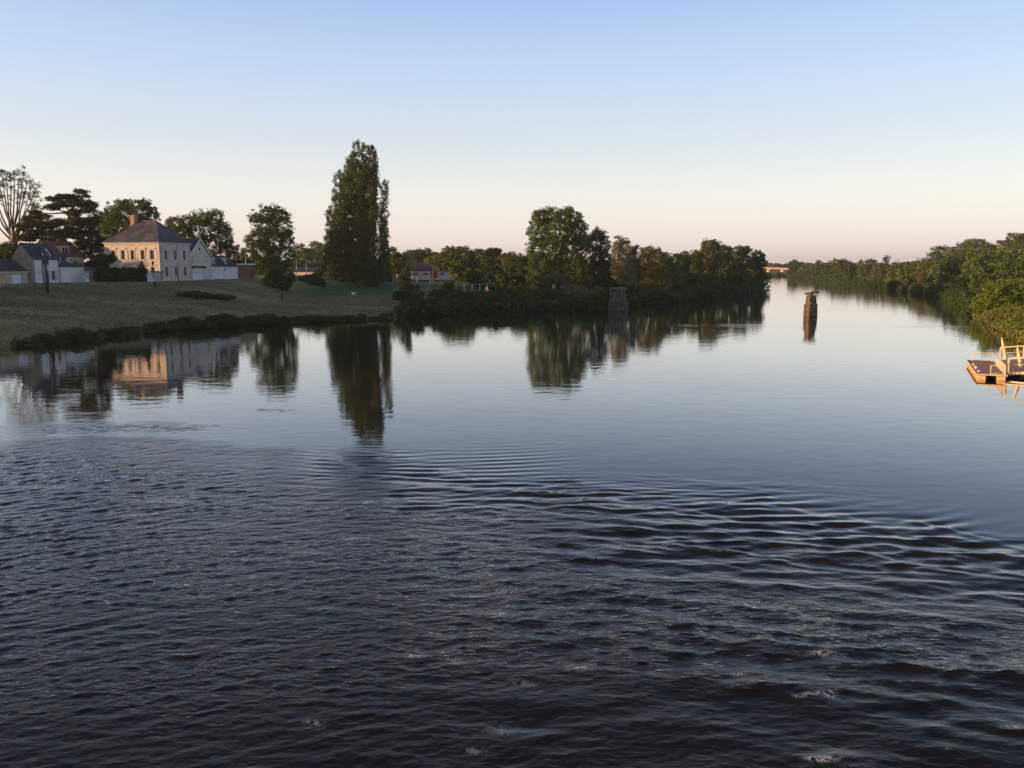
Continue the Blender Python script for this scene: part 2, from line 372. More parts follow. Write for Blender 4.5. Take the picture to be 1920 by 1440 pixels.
def wave_field(N, dx, rng, l0, l1, theta, spread, slope, ex=2.3):
    """random sea on an N x N tile: wavelengths l0..l1 m, waves travelling along theta; gives h, dx, dy scaled to an rms slope"""
    k1 = np.fft.fftfreq(N, dx)*2*np.pi; KX, KY = np.meshgrid(k1, k1); K = np.hypot(KX, KY)+1e-9
    ang = np.arctan2(KY, KX)-theta; ang = (ang+np.pi/2) % np.pi-np.pi/2
    ka, kb = 2*np.pi/l1, 2*np.pi/l0
    S = np.exp(-(ang/spread)**2)*K**-ex*sstep(ka*.7, ka*1.2, K)*(1-sstep(kb*.7, kb*1.3, K))
    H = np.fft.fft2(rng.normal(size=(N, N)))*S
    h = np.fft.ifft2(H).real; sl = np.fft.ifft2(1j*KY*H).real**2+np.fft.ifft2(1j*KX*H).real**2
    f = slope/np.sqrt(sl.mean()); H = H*f
    return [np.fft.ifft2(q).real for q in (H, 1j*KX/K*H, 1j*KY/K*H)]
def sample(field, x, y, dx):
    N = field.shape[0]; u = x/dx % N; v = y/dx % N; i = u.astype(int); j = v.astype(int); a = u-i; b = v-j
    i2 = (i+1) % N; j2 = (j+1) % N; i %= N; j %= N
    return field[j,i]*(1-a)*(1-b)+field[j,i2]*a*(1-b)+field[j2,i]*(1-a)*b+field[j2,i2]*a*b
def build_water():
    rng = np.random.default_rng(11)
    gx = vary([(-2500,-80,200,3),(-80,-42,2,.3),(-42,-16,.12,.085),(-16,16,.07,.07),(16,32,.085,.2),(32,70,.3,2),(70,3200,3,240)])
    gy = vary([(-200,6,20,1),(6,13,.5,.1),(13,34,.055,.075),(34,62,.08,.14),(62,110,.2,1.2),(110,900,2,20),(900,4500,20,300)])
    X, Y = np.meshgrid(gx, gy); sh = X.shape; x, y = X.ravel(), Y.ravel()
    DX = .05; N = 1024
    f1 = wave_field(N, DX, rng, .14, 1.1, R(98), .8, .185, 1.45)      # chop everywhere in the rapids
    f2 = wave_field(N, DX, rng, .35, 3.0, R(80), .6, .15, 2.0)       # standing waves, long crests across the stream
    f3 = wave_field(N, DX, rng, .16, 1.0, R(124), .42, .15, 1.5)      # slanting crests by the near shore
    # edge of the rapids (world points) : smooth water beyond
    ex = [-60,-30,-19,-12,-6.7,1.8,9.9,14.2,17,26]; ey = [44,45,45.5,41,38,34.2,31.8,29.2,25.5,16]
    patch0 = np.tanh(sample(f2[0], x*.16+3, y*.35+8, DX)/np.std(f2[0])); wob = 1.5*sample(f2[0], x*.22, y*.22, DX)/np.std(f2[0])
    e = np.interp(x, ex, ey)+wob*.6; d = e-y                      # metres downstream of the edge
    rw0 = sstep(-4, 4, x+.35*(y-30)); rap = sstep(0, 1, (d+1.8*patch0+2.5-5.0*rw0)/(14.5-3*rw0)); fringe = sstep(-5, 2, d)*(1-sstep(7, 14, d))
    rightw = sstep(-6, 4, x+.35*(y-30)); leftw = sstep(-4, -14, x) if False else 1-sstep(-16, -5, x)
    patch = sample(f2[0], x*.11+9, y*.15+3, DX)/np.std(f2[0]); patch = .55+.45*np.tanh(patch*.9+.25)
    h = dxx = dyy = 0
    fade = np.exp(-np.maximum(0, y-60)/25)*np.exp(-np.maximum(0, np.abs(x)-45)/12)
    for fld, w in ((f1, rap*(.45+.55*patch)*(1-.1*rightw)), (f2, (.12+.88*rightw)*(.55+.45*np.clip(patch0+.6, 0, 1))*sstep(-3, 6, d)*(1+.15*rightw*sstep(0, 4, d)*(1-sstep(6, 12, d)))), (f3, leftw*rap*.9)):
        hh, ax, ay = [sample(q, x*1.0, y*1.0, DX) for q in fld]
        h = h+hh*w*fade; dxx = dxx+ax*w*fade; dyy = dyy+ay*w*fade
    # standing wave fans and V wakes spreading downstream from drowned rocks
    foam = np.zeros_like(x)
    rocks = [((1040,908),.085,1.45,.50),((1120,972),.06,1.3,.6),((1430,932),.05,1.25,.45),((1703,975),.075,1.15,.78),((1560,960),.035,1.2,.5),((1240,1010),.05,1.6,.4),((1480,1060),.06,1.7,.5),
             ((1850,1090),.055,1.6,.6),((740,925),.045,1.1,.7),((840,880),.03,1.0,.6),((1250,1150),.07,1.8,.5),((1650,1240),.07,1.7,.5),((980,1120),.07,1.4,.5),((930,1060),.05,1.2,.6),((1000,1250),.06,1.5,.5),((960,1370),.07,1.4,.6)]
    for (p, A, lam, k) in rocks:
        A *= .55
        c = onz(*p); s = c.y-y; lx = x-c.x
        s2 = s-k*0; env = sstep(-.4, .5, s)*np.exp(-np.maximum(s, 0)/4)*np.exp(-np.maximum(0, np.abs(x-c.x)-12)/3)
        q = np.abs(lx)-k*.9*np.maximum(s, 0)
        h += A*.45*env*(.4+.6*np.abs(patch0))*np.cos(2*np.pi*(q*1.15)/lam)*np.exp(-(q/.55)**2)
        rr = s+.10*lx**2/(1+.05*np.abs(lx))                         # bowed crests between the arms
        h += A*.55*env*np.cos(2*np.pi*rr/lam)*np.exp(-(lx/(1.6+.55*np.maximum(s, 0)))**2)
        h += -A*.9*np.exp(-((s+.15)/.35)**2-(lx/.9)**2)
    # a few fans of smooth transverse ripples in the quiet water of the fringe
    for (p, wid, lam, A, sk) in [((1480,985),3.6,.85,.016,.05),((1620,1010),2.4,.8,.016,.08),((1330,1000),3.0,.95,.014,-.05),((800,890),3.5,.8,.012,-.12),((900,870),3,.75,.010,.1),((700,880),4,.7,.012,-.1),((1750,1030),3,.9,.014,.2)]:
        c = onz(*p); lx = x-c.x; s = c.y-y+sk*lx+.03*lx**2
        h += A*np.cos(2*np.pi*s/lam)*np.exp(-(lx/wid)**2)*np.exp(-(s/2.6)**2)
    for q in range(46):
        px = rng.uniform(650, 1930); py = np.interp(px, [650,1040,1430,1700,1930], [870,930,955,1000,1110])+rng.uniform(-22, 75); c = onz(px, py); wid = rng.uniform(1.0, 3.2); lam = rng.uniform(.5, .95); sk = rng.uniform(-.15, .3)
        lx = x-c.x; s = c.y-y+sk*lx+rng.uniform(.01, .08)*lx**2; h += rng.uniform(.005, .013)*np.cos(2*np.pi*s/lam)*np.exp(-(lx/wid)**2)*np.exp(-(s/rng.uniform(.9, 2.2))**2)
    # isolated boils upstream
    for p, rx in [((915,829),.8),((1025,831),1.0),((250,805),5),((90,805),6),((150,838),4),((320,800),3),((510,770),2),((1235,678),5),((1140,690),4),((590,862),3),((980,600),14),((930,592),12),((820,580),4)]:
        c = onz(*p); g = np.exp(-((x-c.x)/rx)**2-((y-c.y)/(.25+.18*rx))**2)
        h += .35*g*sample(f1[0], x*1.3+5, y*1.3, DX)
    rapn = np.clip(rap*fade*(.35+.8*patch)+.08*fringe*patch, 0, 1)
    # crests pinched by the choppy displacement break into foam here and there
    z2 = h.reshape(sh); gyv = np.gradient(z2, gy, axis=0).ravel(); gxv = np.gradient(z2, gx, axis=1).ravel()
    slope = np.hypot(gyv, gxv); sp = sample(f1[0], x*.31+7, y*.45+1, DX)/np.std(f1[0])
    crest = h/ (np.std(h[(rap > .8) & (fade > .9)])+1e-6)
    foam = sstep(1.9, 2.9, crest)*sstep(.8, 1.9, sp)*rap*.8
    fz = [((300,940),.9,.25),((338,940),.35,.25),((250,965),.8,.15),((430,985),.8,.12),((305,988),1.4,.12),((580,1035),.5,.12),((700,942),.9,.15),((945,1110),.42,.14),((895,1118),.5,.05),((930,1150),.4,.07),
          ((850,1240),.2,.09),((940,1368),.26,.12),((985,1283),.22,.07),((890,1408),.16,.06),((1145,1062),.2,.08),((1550,1228),.30,.09),((1650,1236),.22,.06),((1555,1305),.14,.09),((920,1020),.2,.07),((820,1066),.16,.07),
          ((1385,1265),.15,.05),((590,1355),.16,.08),((470,1080),.3,.08),((100,915),1.2,.2),((1080,1250),.3,.1),((160,880),1.2,.12),((660,1010),.5,.12),((780,1230),.2,.06)]
    for p, a, bb in fz:
        c = onz(*p); foam = np.maximum(foam, 1.25*np.exp(-((x-c.x+.25*(y-c.y))/(a*1.1))**2-((y-c.y)/(bb*1.5))**2))
    foam = np.clip(foam*(.35+.65*sstep(-.2, .9, crest)), 0, 1)*fade
    V = np.column_stack([x+dxx, y+dyy, h]); nx, ny = len(gx), len(gy); i = np.arange(nx*ny).reshape(ny, nx)
    F = np.stack([i[:-1,:-1], i[:-1,1:], i[1:,1:], i[1:,:-1]], -1).reshape(-1, 4)
    o = mesh_np('river_water', V, F, water_mat(), smooth=True)
    for nm, val in (('foam', foam), ('rapids', rapn)):
        a = o.data.attributes.new(nm, 'FLOAT', 'POINT'); a.data.foreach_set('value', val.astype(np.float32))
    tag(o, kind='structure')
build_water()

# ------------------------------------------------------------ foliage
def crown_mesh(blobs, rng, cr=.9, size=.36, dens=1.3, per=36, stretch=1.0, up=.35, inner=.5, droop=0):
    """blobs: (x,y,z,rx,ry,rz). Leaf quads in clumps spread through each blob's volume."""
    B = np.array(blobs, float); out = []
    for (x, y, z, a, b, c) in B:
        S = 4*np.pi*(((a*b)**1.6+(a*c)**1.6+(b*c)**1.6)/3)**(1/1.6)
        n = max(5, int(S/(cr*cr*2.0)*dens))
        d = rng.normal(size=(n, 3)); d /= np.linalg.norm(d, axis=1)[:, None]
        ph = rng.uniform(0, 6, 3)
        lump = 1+.13*np.sin(d[:,0]*5+ph[0])*np.cos(d[:,2]*6+ph[1])+.09*np.sin(d[:,1]*9+ph[2])+rng.normal(0, .07, n)
        rad = (inner+(1-inner)*rng.uniform(0, 1, n)**.45)*lump
        C = d*rad[:, None]*np.array([a, b, c])*.93+np.array([x, y, z])
        keep = np.ones(n, bool)
        for (x2, y2, z2, a2, b2, c2) in B:
            if (x2, y2, z2) == (x, y, z): continue
            q = ((C-np.array([x2, y2, z2]))/np.array([a2, b2, c2])*1.75); keep &= (q**2).sum(1) > 1
        out.append(C[keep])
    C = np.concatenate(out); n = len(C); m = int(per)
    rc = cr*rng.uniform(.55, 1.25, n)
    o = rng.normal(size=(n, m, 3)); o /= np.linalg.norm(o, axis=2)[..., None]
    o *= (rng.uniform(.35, 1, (n, m))**.6)[..., None]*rc[:, None, None]
    off = o*np.array([1, 1, .75*stretch]); Pn = C[:, None]+off
    if droop: Pn[..., 2] -= droop*rng.uniform(0, 1, (n, m))**2*rc[:, None]
    nrm = o/rc[:, None, None]+rng.normal(0, .55, o.shape)+np.array([0, 0, up])
    nrm /= np.linalg.norm(nrm, axis=2)[..., None]
    Pn = Pn.reshape(-1, 3); nrm = nrm.reshape(-1, 3); k = len(Pn)
    t = np.cross(nrm, rng.normal(size=(k, 3))); t /= np.linalg.norm(t, axis=1)[:, None]; u = np.cross(nrm, t)
    s = size*rng.uniform(.55, 1.3, k)[:, None]
    V = np.stack([Pn-t*s*.62, Pn-u*s*.38+nrm*s*.1, Pn+t*s*.62, Pn+u*s*.38+nrm*s*.1], 1).reshape(-1, 3)
    return V, np.arange(4*k).reshape(-1, 4)
def jitter_line(a, b, n, amt, rng):
    a = Vector(a); b = Vector(b); L = (b-a).length
    return [a.lerp(b, i/n)+Vector(rng.normal(0, amt*L, 3))*(0 if i in (0, n) else 1) for i in range(n+1)]
def trunk_mb(mb, blobs, rng, r0, top=.75, lean=0):
    """tapered trunk from the origin with limbs reaching into the crown blobs"""
    zt = max(b[2] for b in blobs)*top; xc = np.mean([b[0] for b in blobs])*.5
    pts = [Vector((0, 0, -.6))]+jitter_line((0, 0, 0), (xc+lean, 0, zt), 4, .02, rng)
    mb.tube(pts, [r0*1.35, r0*1.15, r0*.85, r0*.65, r0*.42, r0*.16][:len(pts)], 8)
    for b in blobs[:14]:
        st = pts[int(rng.integers(2, 5))]; st = st if st.z < b[2] else pts[1].lerp(pts[2], .7)
        l = jitter_line(st, (b[0], b[1], b[2]+b[5]*.25), 3, .05, rng)
        mb.tube(l, [r0*.36, r0*.26, r0*.17, r0*.06], 6)
TREES = []
def tree(label, Y, blobs_px, base=None, mat='leaf_mid', seed=0, cat='tree', name='broadleaf_tree', cr=.72, size=.29, dens=1.15, per=34,
         stretch=1.0, dscale=1.0, bark='bark', r0=.35, group=None, inner=.4, up=.35, droop=0, dj=.35, ground=None, top=.75):
    """blobs_px: (px, py, rx, ry[, dy]) outlines read off the photo, set at distance Y with real depth"""
    rng = np.random.default_rng(seed+1000)
    if base is None: bx = np.mean([b[0] for b in blobs_px]); g = at(bx, 500, Y); g.z = tz(g.x, g.y)
    else: g = at(base, 500, Y); g.z = tz(g.x, g.y)
    if ground is not None: g.z = ground
    B = []
    for b in blobs_px:
        c = at(b[0], b[1], Y)-g; k = Y/FPX; rx = b[2]*k; rz = b[3]*k; ry = min(max(rx, rz*.6), rx*1.6)*dscale
        dy = b[4] if len(b) > 4 else rng.uniform(-dj, dj)*rx
        B.append((c.x, dy, c.z, rx, ry, rz))
    e = empty(name, g, 0, label, cat, group)
    V, F = crown_mesh(B, rng, cr, size, dens, per, stretch, up, inner, droop)
    mesh_np('crown', V, F, M[mat], e)
    mb = MB(); trunk_mb(mb, B, rng, r0, top); mb.build('trunk', M[bark], e, smooth=True)
    return e
def bush(label, Y, blobs_px, mat='leaf_dark', seed=0, name='shrub', cat='shrub', **k):
    k.setdefault('cr', .55); k.setdefault('size', .26); k.setdefault('r0', .09); k.setdefault('per', 30); k.setdefault('inner', .35)
    return tree(label, Y, blobs_px, mat=mat, seed=seed, name=name, cat=cat, **k)

# the near row of garden trees behind the houses
def bare_tree():
    Y = 188; rng = np.random.default_rng(5); g = at(24, 500, Y); g.z = tz(g.x, g.y)
    e = empty('half_bare_tree', g, 0, 'tall half-bare tree with pale upswept limbs and leaves only at their tips, above the garages', 'tree')
    mb = MB(); k = Y/FPX; tips = []
    L = lambda px, py, dy=0: at(px, py, Y+dy)-g
    mb.tube([(0,0,-.5), L(24, 500), L(26, 470), L(28, 452)], [.62, .55, .48, .42], 8)
    ends = [(-14,345),(-4,325),(4,320),(12,330),(20,326),(28,322),(36,324),(44,326),(52,330),(60,340),(66,352),(68,368),(62,385),(-10,380),(-20,400),(70,395),(56,400),(76,412)]
    for i, (ex, ey) in enumerate(ends):
        dy = rng.uniform(-3, 3); s = L(24+rng.uniform(-6, 8), rng.uniform(440, 478))
        mid = L(24+(ex-24)*.52+rng.uniform(-2, 2), 455-(455-ey)*.45, dy*.6); t2 = L(24+(ex-24)*.85, 455-(455-ey)*.78, dy); tip = L(ex, ey, dy)
        mb.tube([s, mid, t2, tip], [.26, .17, .10, .03], 6)
        for q in range(12):
            a = mid.lerp(tip, rng.uniform(.1, 1)); d = Vector((rng.uniform(-1, 1)+(ex-24)*.02, rng.uniform(-.8, .8), rng.uniform(.1, 1.2))).normalized()*rng.uniform(.8, 2.2)
            mb.tube([a, a+d*.5+Vector(rng.normal(0, .1, 3)), a+d], [.05, .035, .012], 4); tips.append((a+d, a.z))
        tips.append((tip, 99))
    mb.build('trunk', M['bark_pale'], e, smooth=True)
    zt = max(t[0].z for t in tips); bl = []
    for t, z in tips:
        f = (t.z-zt*.5)/(zt*.5)
        if rng.uniform() < .30+.75*max(0, f): bl.append((t.x, t.y, t.z, .55, .55, .4))
    V, F = crown_mesh(bl, rng, .42, .19, .8, 9, 1, .3, .2); mesh_np('crown', V, F, M['leaf_dark'], e)
bare_tree()
def cedar():
    Y = 172; rng = np.random.default_rng(8); g = at(112, 500, Y); g.z = tz(g.x, g.y)
    e = empty('cedar_tree', g, 0, 'broad dark cedar with flat tiered branches and a crooked top, standing behind the white cottages', 'tree')
    plates = [(150,358,13,3.5),(162,366,9,3),(128,368,24,4),(100,372,16,3.5),(152,380,26,6),(120,382,20,6),(98,388,15,5),(165,392,15,8),(140,398,18,7),(175,384,10,4),
              (60,410,20,7),(85,420,24,8),(112,415,16,7),(150,416,24,11),(175,412,13,12),(45,424,16,8),(70,436,26,9),(105,436,20,9),(140,436,22,12),(172,436,16,14),
              (50,446,18,6),(92,450,16,6),(66,398,13,4),(80,405,14,5),(118,452,10,6),(160,458,22,14),(186,456,12,14),(178,476,20,14),(150,478,12,8),(196,488,9,10),(188,498,20,12),(168,496,12,9),(203,482,8,6)]
    B = []; mb = MB()
    L = lambda px, py, dy=0: at(px, py, Y+dy)-g
    spine = [Vector((0,0,-.5)), L(110,500), L(113,470), L(118,445), L(126,420), L(133,398), L(144,375), L(150,356)]
    mb.tube(spine, [.75,.65,.55,.5,.42,.32,.2,.06], 9)
    for px, py, rx, ry in plates:
        for q in range(2):
            dy = rng.uniform(-5, 5); c = L(px+rng.uniform(-2, 2), py+rng.uniform(-1, 1), dy); kk = Y/FPX
            B.append((c.x, c.y, c.z, rx*kk*.95, rx*kk*rng.uniform(.7, 1.1), ry*kk*1.0))
        s = min(spine[1:], key=lambda p: abs(p.z-(L(px, py).z-1)))
        mb.tube([s, s.lerp(L(px, py), .55)+Vector((0,0,-.3)), L(px, py)], [.22,.13,.04], 6)
    mb.tube([L(108,462), L(94,448), L(78,420)], [.2,.14,.05], 6)
    V, F = crown_mesh(B, rng, .5, .24, 1.1, 24, .8, .6, .15, droop=.6); mesh_np('crown', V, F, M['leaf_cedar'], e)
    mb.build('trunk', M['bark'], e, smooth=True)
cedar()
tree('round-crowned green tree behind the chimney side of the lit mansion', 205, [(205,412,22,22),(232,400,26,24),(262,396,26,20),(284,404,14,17),(225,430,34,26),(262,428,30,26),(200,440,22,24),(238,385,14,10),(270,383,12,9)], mat='leaf_mid', seed=1, base=236)
tree('low bright green tree beside the beige gable and under the half-bare tree', 165, [(0,468,22,16),(22,470,20,16),(8,490,26,18),(32,484,12,12),(-16,480,20,20),(40,466,7,8)], mat='leaf_yellow', seed=2, base=10, cr=.7, size=.3)
tree('two-domed green tree rising behind the mansion roof and the gabled annex', 215, [(330,420,17,17),(352,418,18,18),(378,408,20,17),(372,430,28,24),(404,414,17,20),(412,440,22,28),(345,440,24,22),(426,450,13,20),(395,462,26,22),(398,398,10,8),(436,468,14,18)], mat='leaf_mid', seed=3, base=385, cr=.8)
tree('dark tree filling the gap between the slate mansard and the plane tree', 225, [(440,482,16,16),(455,490,14,16),(428,496,20,18),(470,498,14,18)], mat='leaf_dark', seed=4, base=444)
tree('plane tree with a rounded crown standing alone on the sky side of the low annex', 205, [(478,408,11,14),(500,400,17,16),(522,402,20,17),(498,425,22,22),(528,428,20,24),(482,446,20,18),(512,452,26,24),(538,452,14,24),(470,452,13,12),(495,478,26,22),(528,484,24,24),(505,508,24,20),(466,474,16,14)], mat='leaf_mid', seed=5, base=506, cr=.7, size=.27, bark='bark_pale', dens=1.15)
# the Lombardy poplars: five upswept columns of one clump
def poplar():
    Y = 217; rng = np.random.default_rng(21); g = at(668, 500, Y); g.z = tz(g.x, g.y)
    e = empty('lombardy_poplar', g, 0, 'very tall many-stemmed Lombardy poplar with columnar plumes, the tallest tree on the lawn', 'tree')
    k = Y/FPX; B = []; mb = MB(); L = lambda px, py, dy=0: at(px, py, Y+dy)-g
    plumes = [(677,296,672,9),(700,286,694,9),(654,318,650,12),(666,272,645,10),(661,300,640,12),(686,278,672,9),(697,280,690,11),(702,300,695,8),(637,330,630,13),(650,330,644,13),(625,395,622,12),(640,370,634,14),(719,345,712,9),(722,400,717,9),(676,310,668,14),(690,330,682,13),(664,350,658,16),(724,440,718,9),(698,350,692,9),(619,440,622,12),(655,400,650,18),(684,390,680,18),(634,440,636,18),(700,420,693,9),(615,470,622,11),(670,440,665,22),(725,470,719,9)]
    for (tx, ty, bx, w) in plumes:
        dy = rng.uniform(-4.5, 4.5) if ty > 300 else rng.uniform(-2, 2); yb = 520; n = max(2, int((yb-ty)/20)); 
        for i in range(n):
            f = i/max(1, n-1); py = ty+6+(yb-ty-12)*f; px = tx+(bx-tx)*f+rng.uniform(-2, 2)
            ww = w*(.9+.1*min(1, f*4))*rng.uniform(.85, 1.25)
            if f > .82: ww *= .9
            if px+ww > 731: px = 732-ww
            c = L(px, py, dy); B.append((c.x, c.y+rng.uniform(-1, 1), c.z, ww*k, ww*k*1.05, 15*k))
        mb.tube([L(664+(bx-664)*.25, 548, dy*.2), L(bx*.6+tx*.4, yb-(yb-ty)*.35, dy), L(tx, ty+14, dy)], [.42,.2,.04], 6)
    for px, py, r in [(625,512,14),(640,528,14),(660,534,13),(682,532,14),(700,524,14),(716,512,12),(650,512,20),(690,508,20),(668,545,8)]:
        for dy in (-3, 2.5):
            c = L(px, py, dy); B.append((c.x, c.y, c.z, r*k, r*k, r*k))
    V, F = crown_mesh(B, rng, .5, .27, .56, 26, 1.9, .5, .5); mesh_np('crown', V, F, M['leaf_poplar'], e)
    mb.tube([(0,0,-.6), (0,0,1.2), L(668,520), L(668,480)], [1.2,.9,.7,.5], 10); mb.build('trunk', M['bark'], e, smooth=True)
poplar()
# lawn shrubs
bush('elder shrub flecked with white flower heads on the bank below the plane tree', 172, [(520,512,16,13),(508,528,14,14),(532,530,16,16),(545,520,9,10),(520,545,20,12),(498,540,10,10)], mat='leaf_elder', seed=30, name='elder_shrub')
bush('round dark shrub between the elder and the poplar', 192, [(578,528,20,15),(592,522,14,13),(566,538,14,12),(600,534,10,10)], mat='leaf_dark', seed=31)
bush('pale feathery bush at the foot of a street lamp on the lawn', 196, [(553,530,8,10),(548,540,7,8)], mat='leaf_grey', seed=32)
bush('dark low shrub clump under the brick shed', 176, [(455,540,14,8),(478,544,16,9),(496,538,10,8)], mat='leaf_dark', seed=33)
tree('small dark tree merged with the outer edge of the poplar foot', 226, [(606,500,11,14),(612,520,12,14),(600,515,9,12)], mat='leaf_dark', seed=34, base=608)
tree('dark tree tucked under the river side of the poplar', 228, [(716,505,14,16),(722,492,11,13),(728,515,9,12)], mat='leaf_dark', seed=35, base=718)
tree('conical dark young tree at the water end of the lawn', 172, [(760,520,11,16),(758,540,15,16),(764,505,6,10),(750,556,14,12),(768,556,16,14),(778,545,9,12)], mat='leaf_cedar', seed=36, base=760, cr=.6, size=.28)
# skyline trees beyond the lawn
sky = [
 ('pale green tree showing between the plane tree and the poplar', 330, [(562,468,13,13),(575,476,15,14),(556,486,14,14)], 'leaf_grey'),
 ('light tree crest just touching the sunlit edge of the poplar', 345, [(592,464,14,12),(606,470,12,14),(590,482,18,16)], 'leaf_grey'),
 ('mixed green tree beside the slate-roofed hall, nearest the poplar', 265, [(738,476,15,13),(748,490,16,16),(736,505,14,14),(752,508,12,12)], 'leaf_mid'),
 ('low round tree in the skyline behind the hall roof', 380, [(770,478,16,10),(785,476,14,9),(778,490,22,14)], 'leaf_dark'),
 ('spiky-topped dark tree in the skyline above the hall', 390, [(802,474,10,9),(790,480,12,9),(812,482,14,10),(800,492,20,12)], 'leaf_cedar'),
 ('large dome-shaped tree beside the hall, its top catching the sun', 250, [(846,480,24,17),(866,478,22,16),(832,494,22,16),(862,500,30,22),(882,494,16,20),(850,470,14,8),(868,514,26,14)], 'leaf_mid'),
 ('yellow-green tree overhanging the hall roof', 262, [(812,488,14,7),(822,484,10,6),(802,490,8,4)], 'leaf_yellow'),
 ('tree with a flat grey house roof behind it on the skyline', 330, [(898,480,16,13),(908,492,18,14),(890,494,12,14)], 'leaf_mid'),
 ('small umbrella-topped cedar standing out on the skyline', 300, [(925,470,15,3.5),(922,476,19,4),(930,483,20,5),(918,489,16,6),(927,498,18,10)], 'leaf_cedar'),
 ('dull tree between the umbrella-topped cedar and the big black poplar', 290, [(948,484,14,9),(960,480,9,9),(955,496,18,14),(944,505,16,12)], 'leaf_olive'),
 ('dark bushy tree pressed against the shaded foot of the big black poplar', 245, [(978,488,16,10),(985,500,18,18),(965,510,20,16),(992,484,10,9)], 'leaf_dark'),
 ('dark tree behind the white garden ornaments', 262, [(925,512,20,14),(908,508,14,12),(943,518,16,12)], 'leaf_dark'),
]
for i, (lb, Y, bl, mt) in enumerate(sky): tree(lb, Y, bl, mat=mt, seed=50+i, cr=.9, size=.42, per=28, dens=1.1)
# the wooded shore, from the big black poplar to the river bend
shore = [
 ('big broad black poplar on the shore, the tallest of the waterside wood', 212, [(1010,410,17,18),(1032,404,19,14),(1058,406,20,15),(1080,412,17,15),(1012,436,24,24),(1048,430,28,26),(1082,438,22,24),(1006,466,20,24),(1035,468,28,28),(1072,470,28,28),(1098,456,13,22),(1010,496,22,24),(1045,505,28,26),(1080,500,24,26),(1000,520,16,14),(1025,395,10,6),(1068,395,12,6)], 'leaf_mid', 1040),
 ('dark poplar pressed against the shady side of the big black poplar', 218, [(1122,440,14,15),(1112,455,14,18),(1132,458,13,17),(1120,482,22,24),(1138,492,14,22),(1118,515,24,24),(1142,525,14,20)], 'leaf_dark', 1124),
 ('silvery tan tree catching the sun behind the river pier', 206, [(1160,455,12,11),(1172,462,13,14),(1156,476,13,16),(1172,488,14,16),(1162,508,16,18),(1178,520,16,20)], 'leaf_silver', 1166),
 ('narrow grey-green tree next to the silvery tan one', 222, [(1190,468,9,11),(1184,484,12,15),(1194,500,12,20),(1188,525,14,22)], 'leaf_grey', 1190),
 ('yellow-green willow drooping to the water behind the river pier', 214, [(1216,472,15,12),(1228,478,14,12),(1210,492,18,18),(1234,500,16,20),(1222,520,24,24),(1238,535,18,18),(1210,540,18,18)], 'leaf_olive', 1220),
 ('mid green tree after the drooping willow', 236, [(1250,484,12,11),(1262,492,14,14),(1254,510,18,20),(1268,525,16,20)], 'leaf_mid', 1258),
 ('small round dark tree low in the treeline dip', 250, [(1274,484,10,9),(1284,490,11,11),(1278,505,16,16),(1288,525,16,20)], 'leaf_dark', 1280),
 ('thin pale tree poking up in the treeline dip', 285, [(1285,478,8,6),(1290,488,9,9),(1284,496,9,10)], 'leaf_grey', 1287),
 ('bushy green tree leading up to the tall pale one', 262, [(1304,480,11,10),(1298,494,13,14),(1310,505,14,20),(1302,528,18,20)], 'leaf_mid', 1304),
 ('tall pale-topped tree with a rounded head in the middle of the far shore wood', 268, [(1328,464,15,13),(1340,462,12,12),(1322,482,16,16),(1338,486,16,20),(1328,508,20,22),(1334,530,20,20)], 'leaf_olive', 1332),
 ('dark dense tree behind the rounded pale one', 285, [(1360,470,14,11),(1352,484,13,14),(1366,492,14,20),(1358,515,18,24),(1364,538,16,12)], 'leaf_dark', 1360),
 ('light green tree in the last group before the bend', 292, [(1386,474,14,12),(1396,470,12,9),(1392,490,18,18),(1384,512,18,22),(1398,528,16,18)], 'leaf_mid', 1390),
 ('dark last tree of the shore wood, its branches hanging over open water', 298, [(1420,480,12,12),(1428,490,9,14),(1414,500,16,18),(1424,514,10,14),(1416,528,13,15),(1412,540,13,9),(1427,536,6,7)], 'leaf_dark', 1414),
]
for i, (lb, Y, bl, mt, bx) in enumerate(shore):
    tree(lb, Y, bl, base=bx, mat=mt, seed=80+i, cr=.8, size=.33 if Y < 240 else .42, per=32, dens=1.15, r0=.45, stretch=1.15)
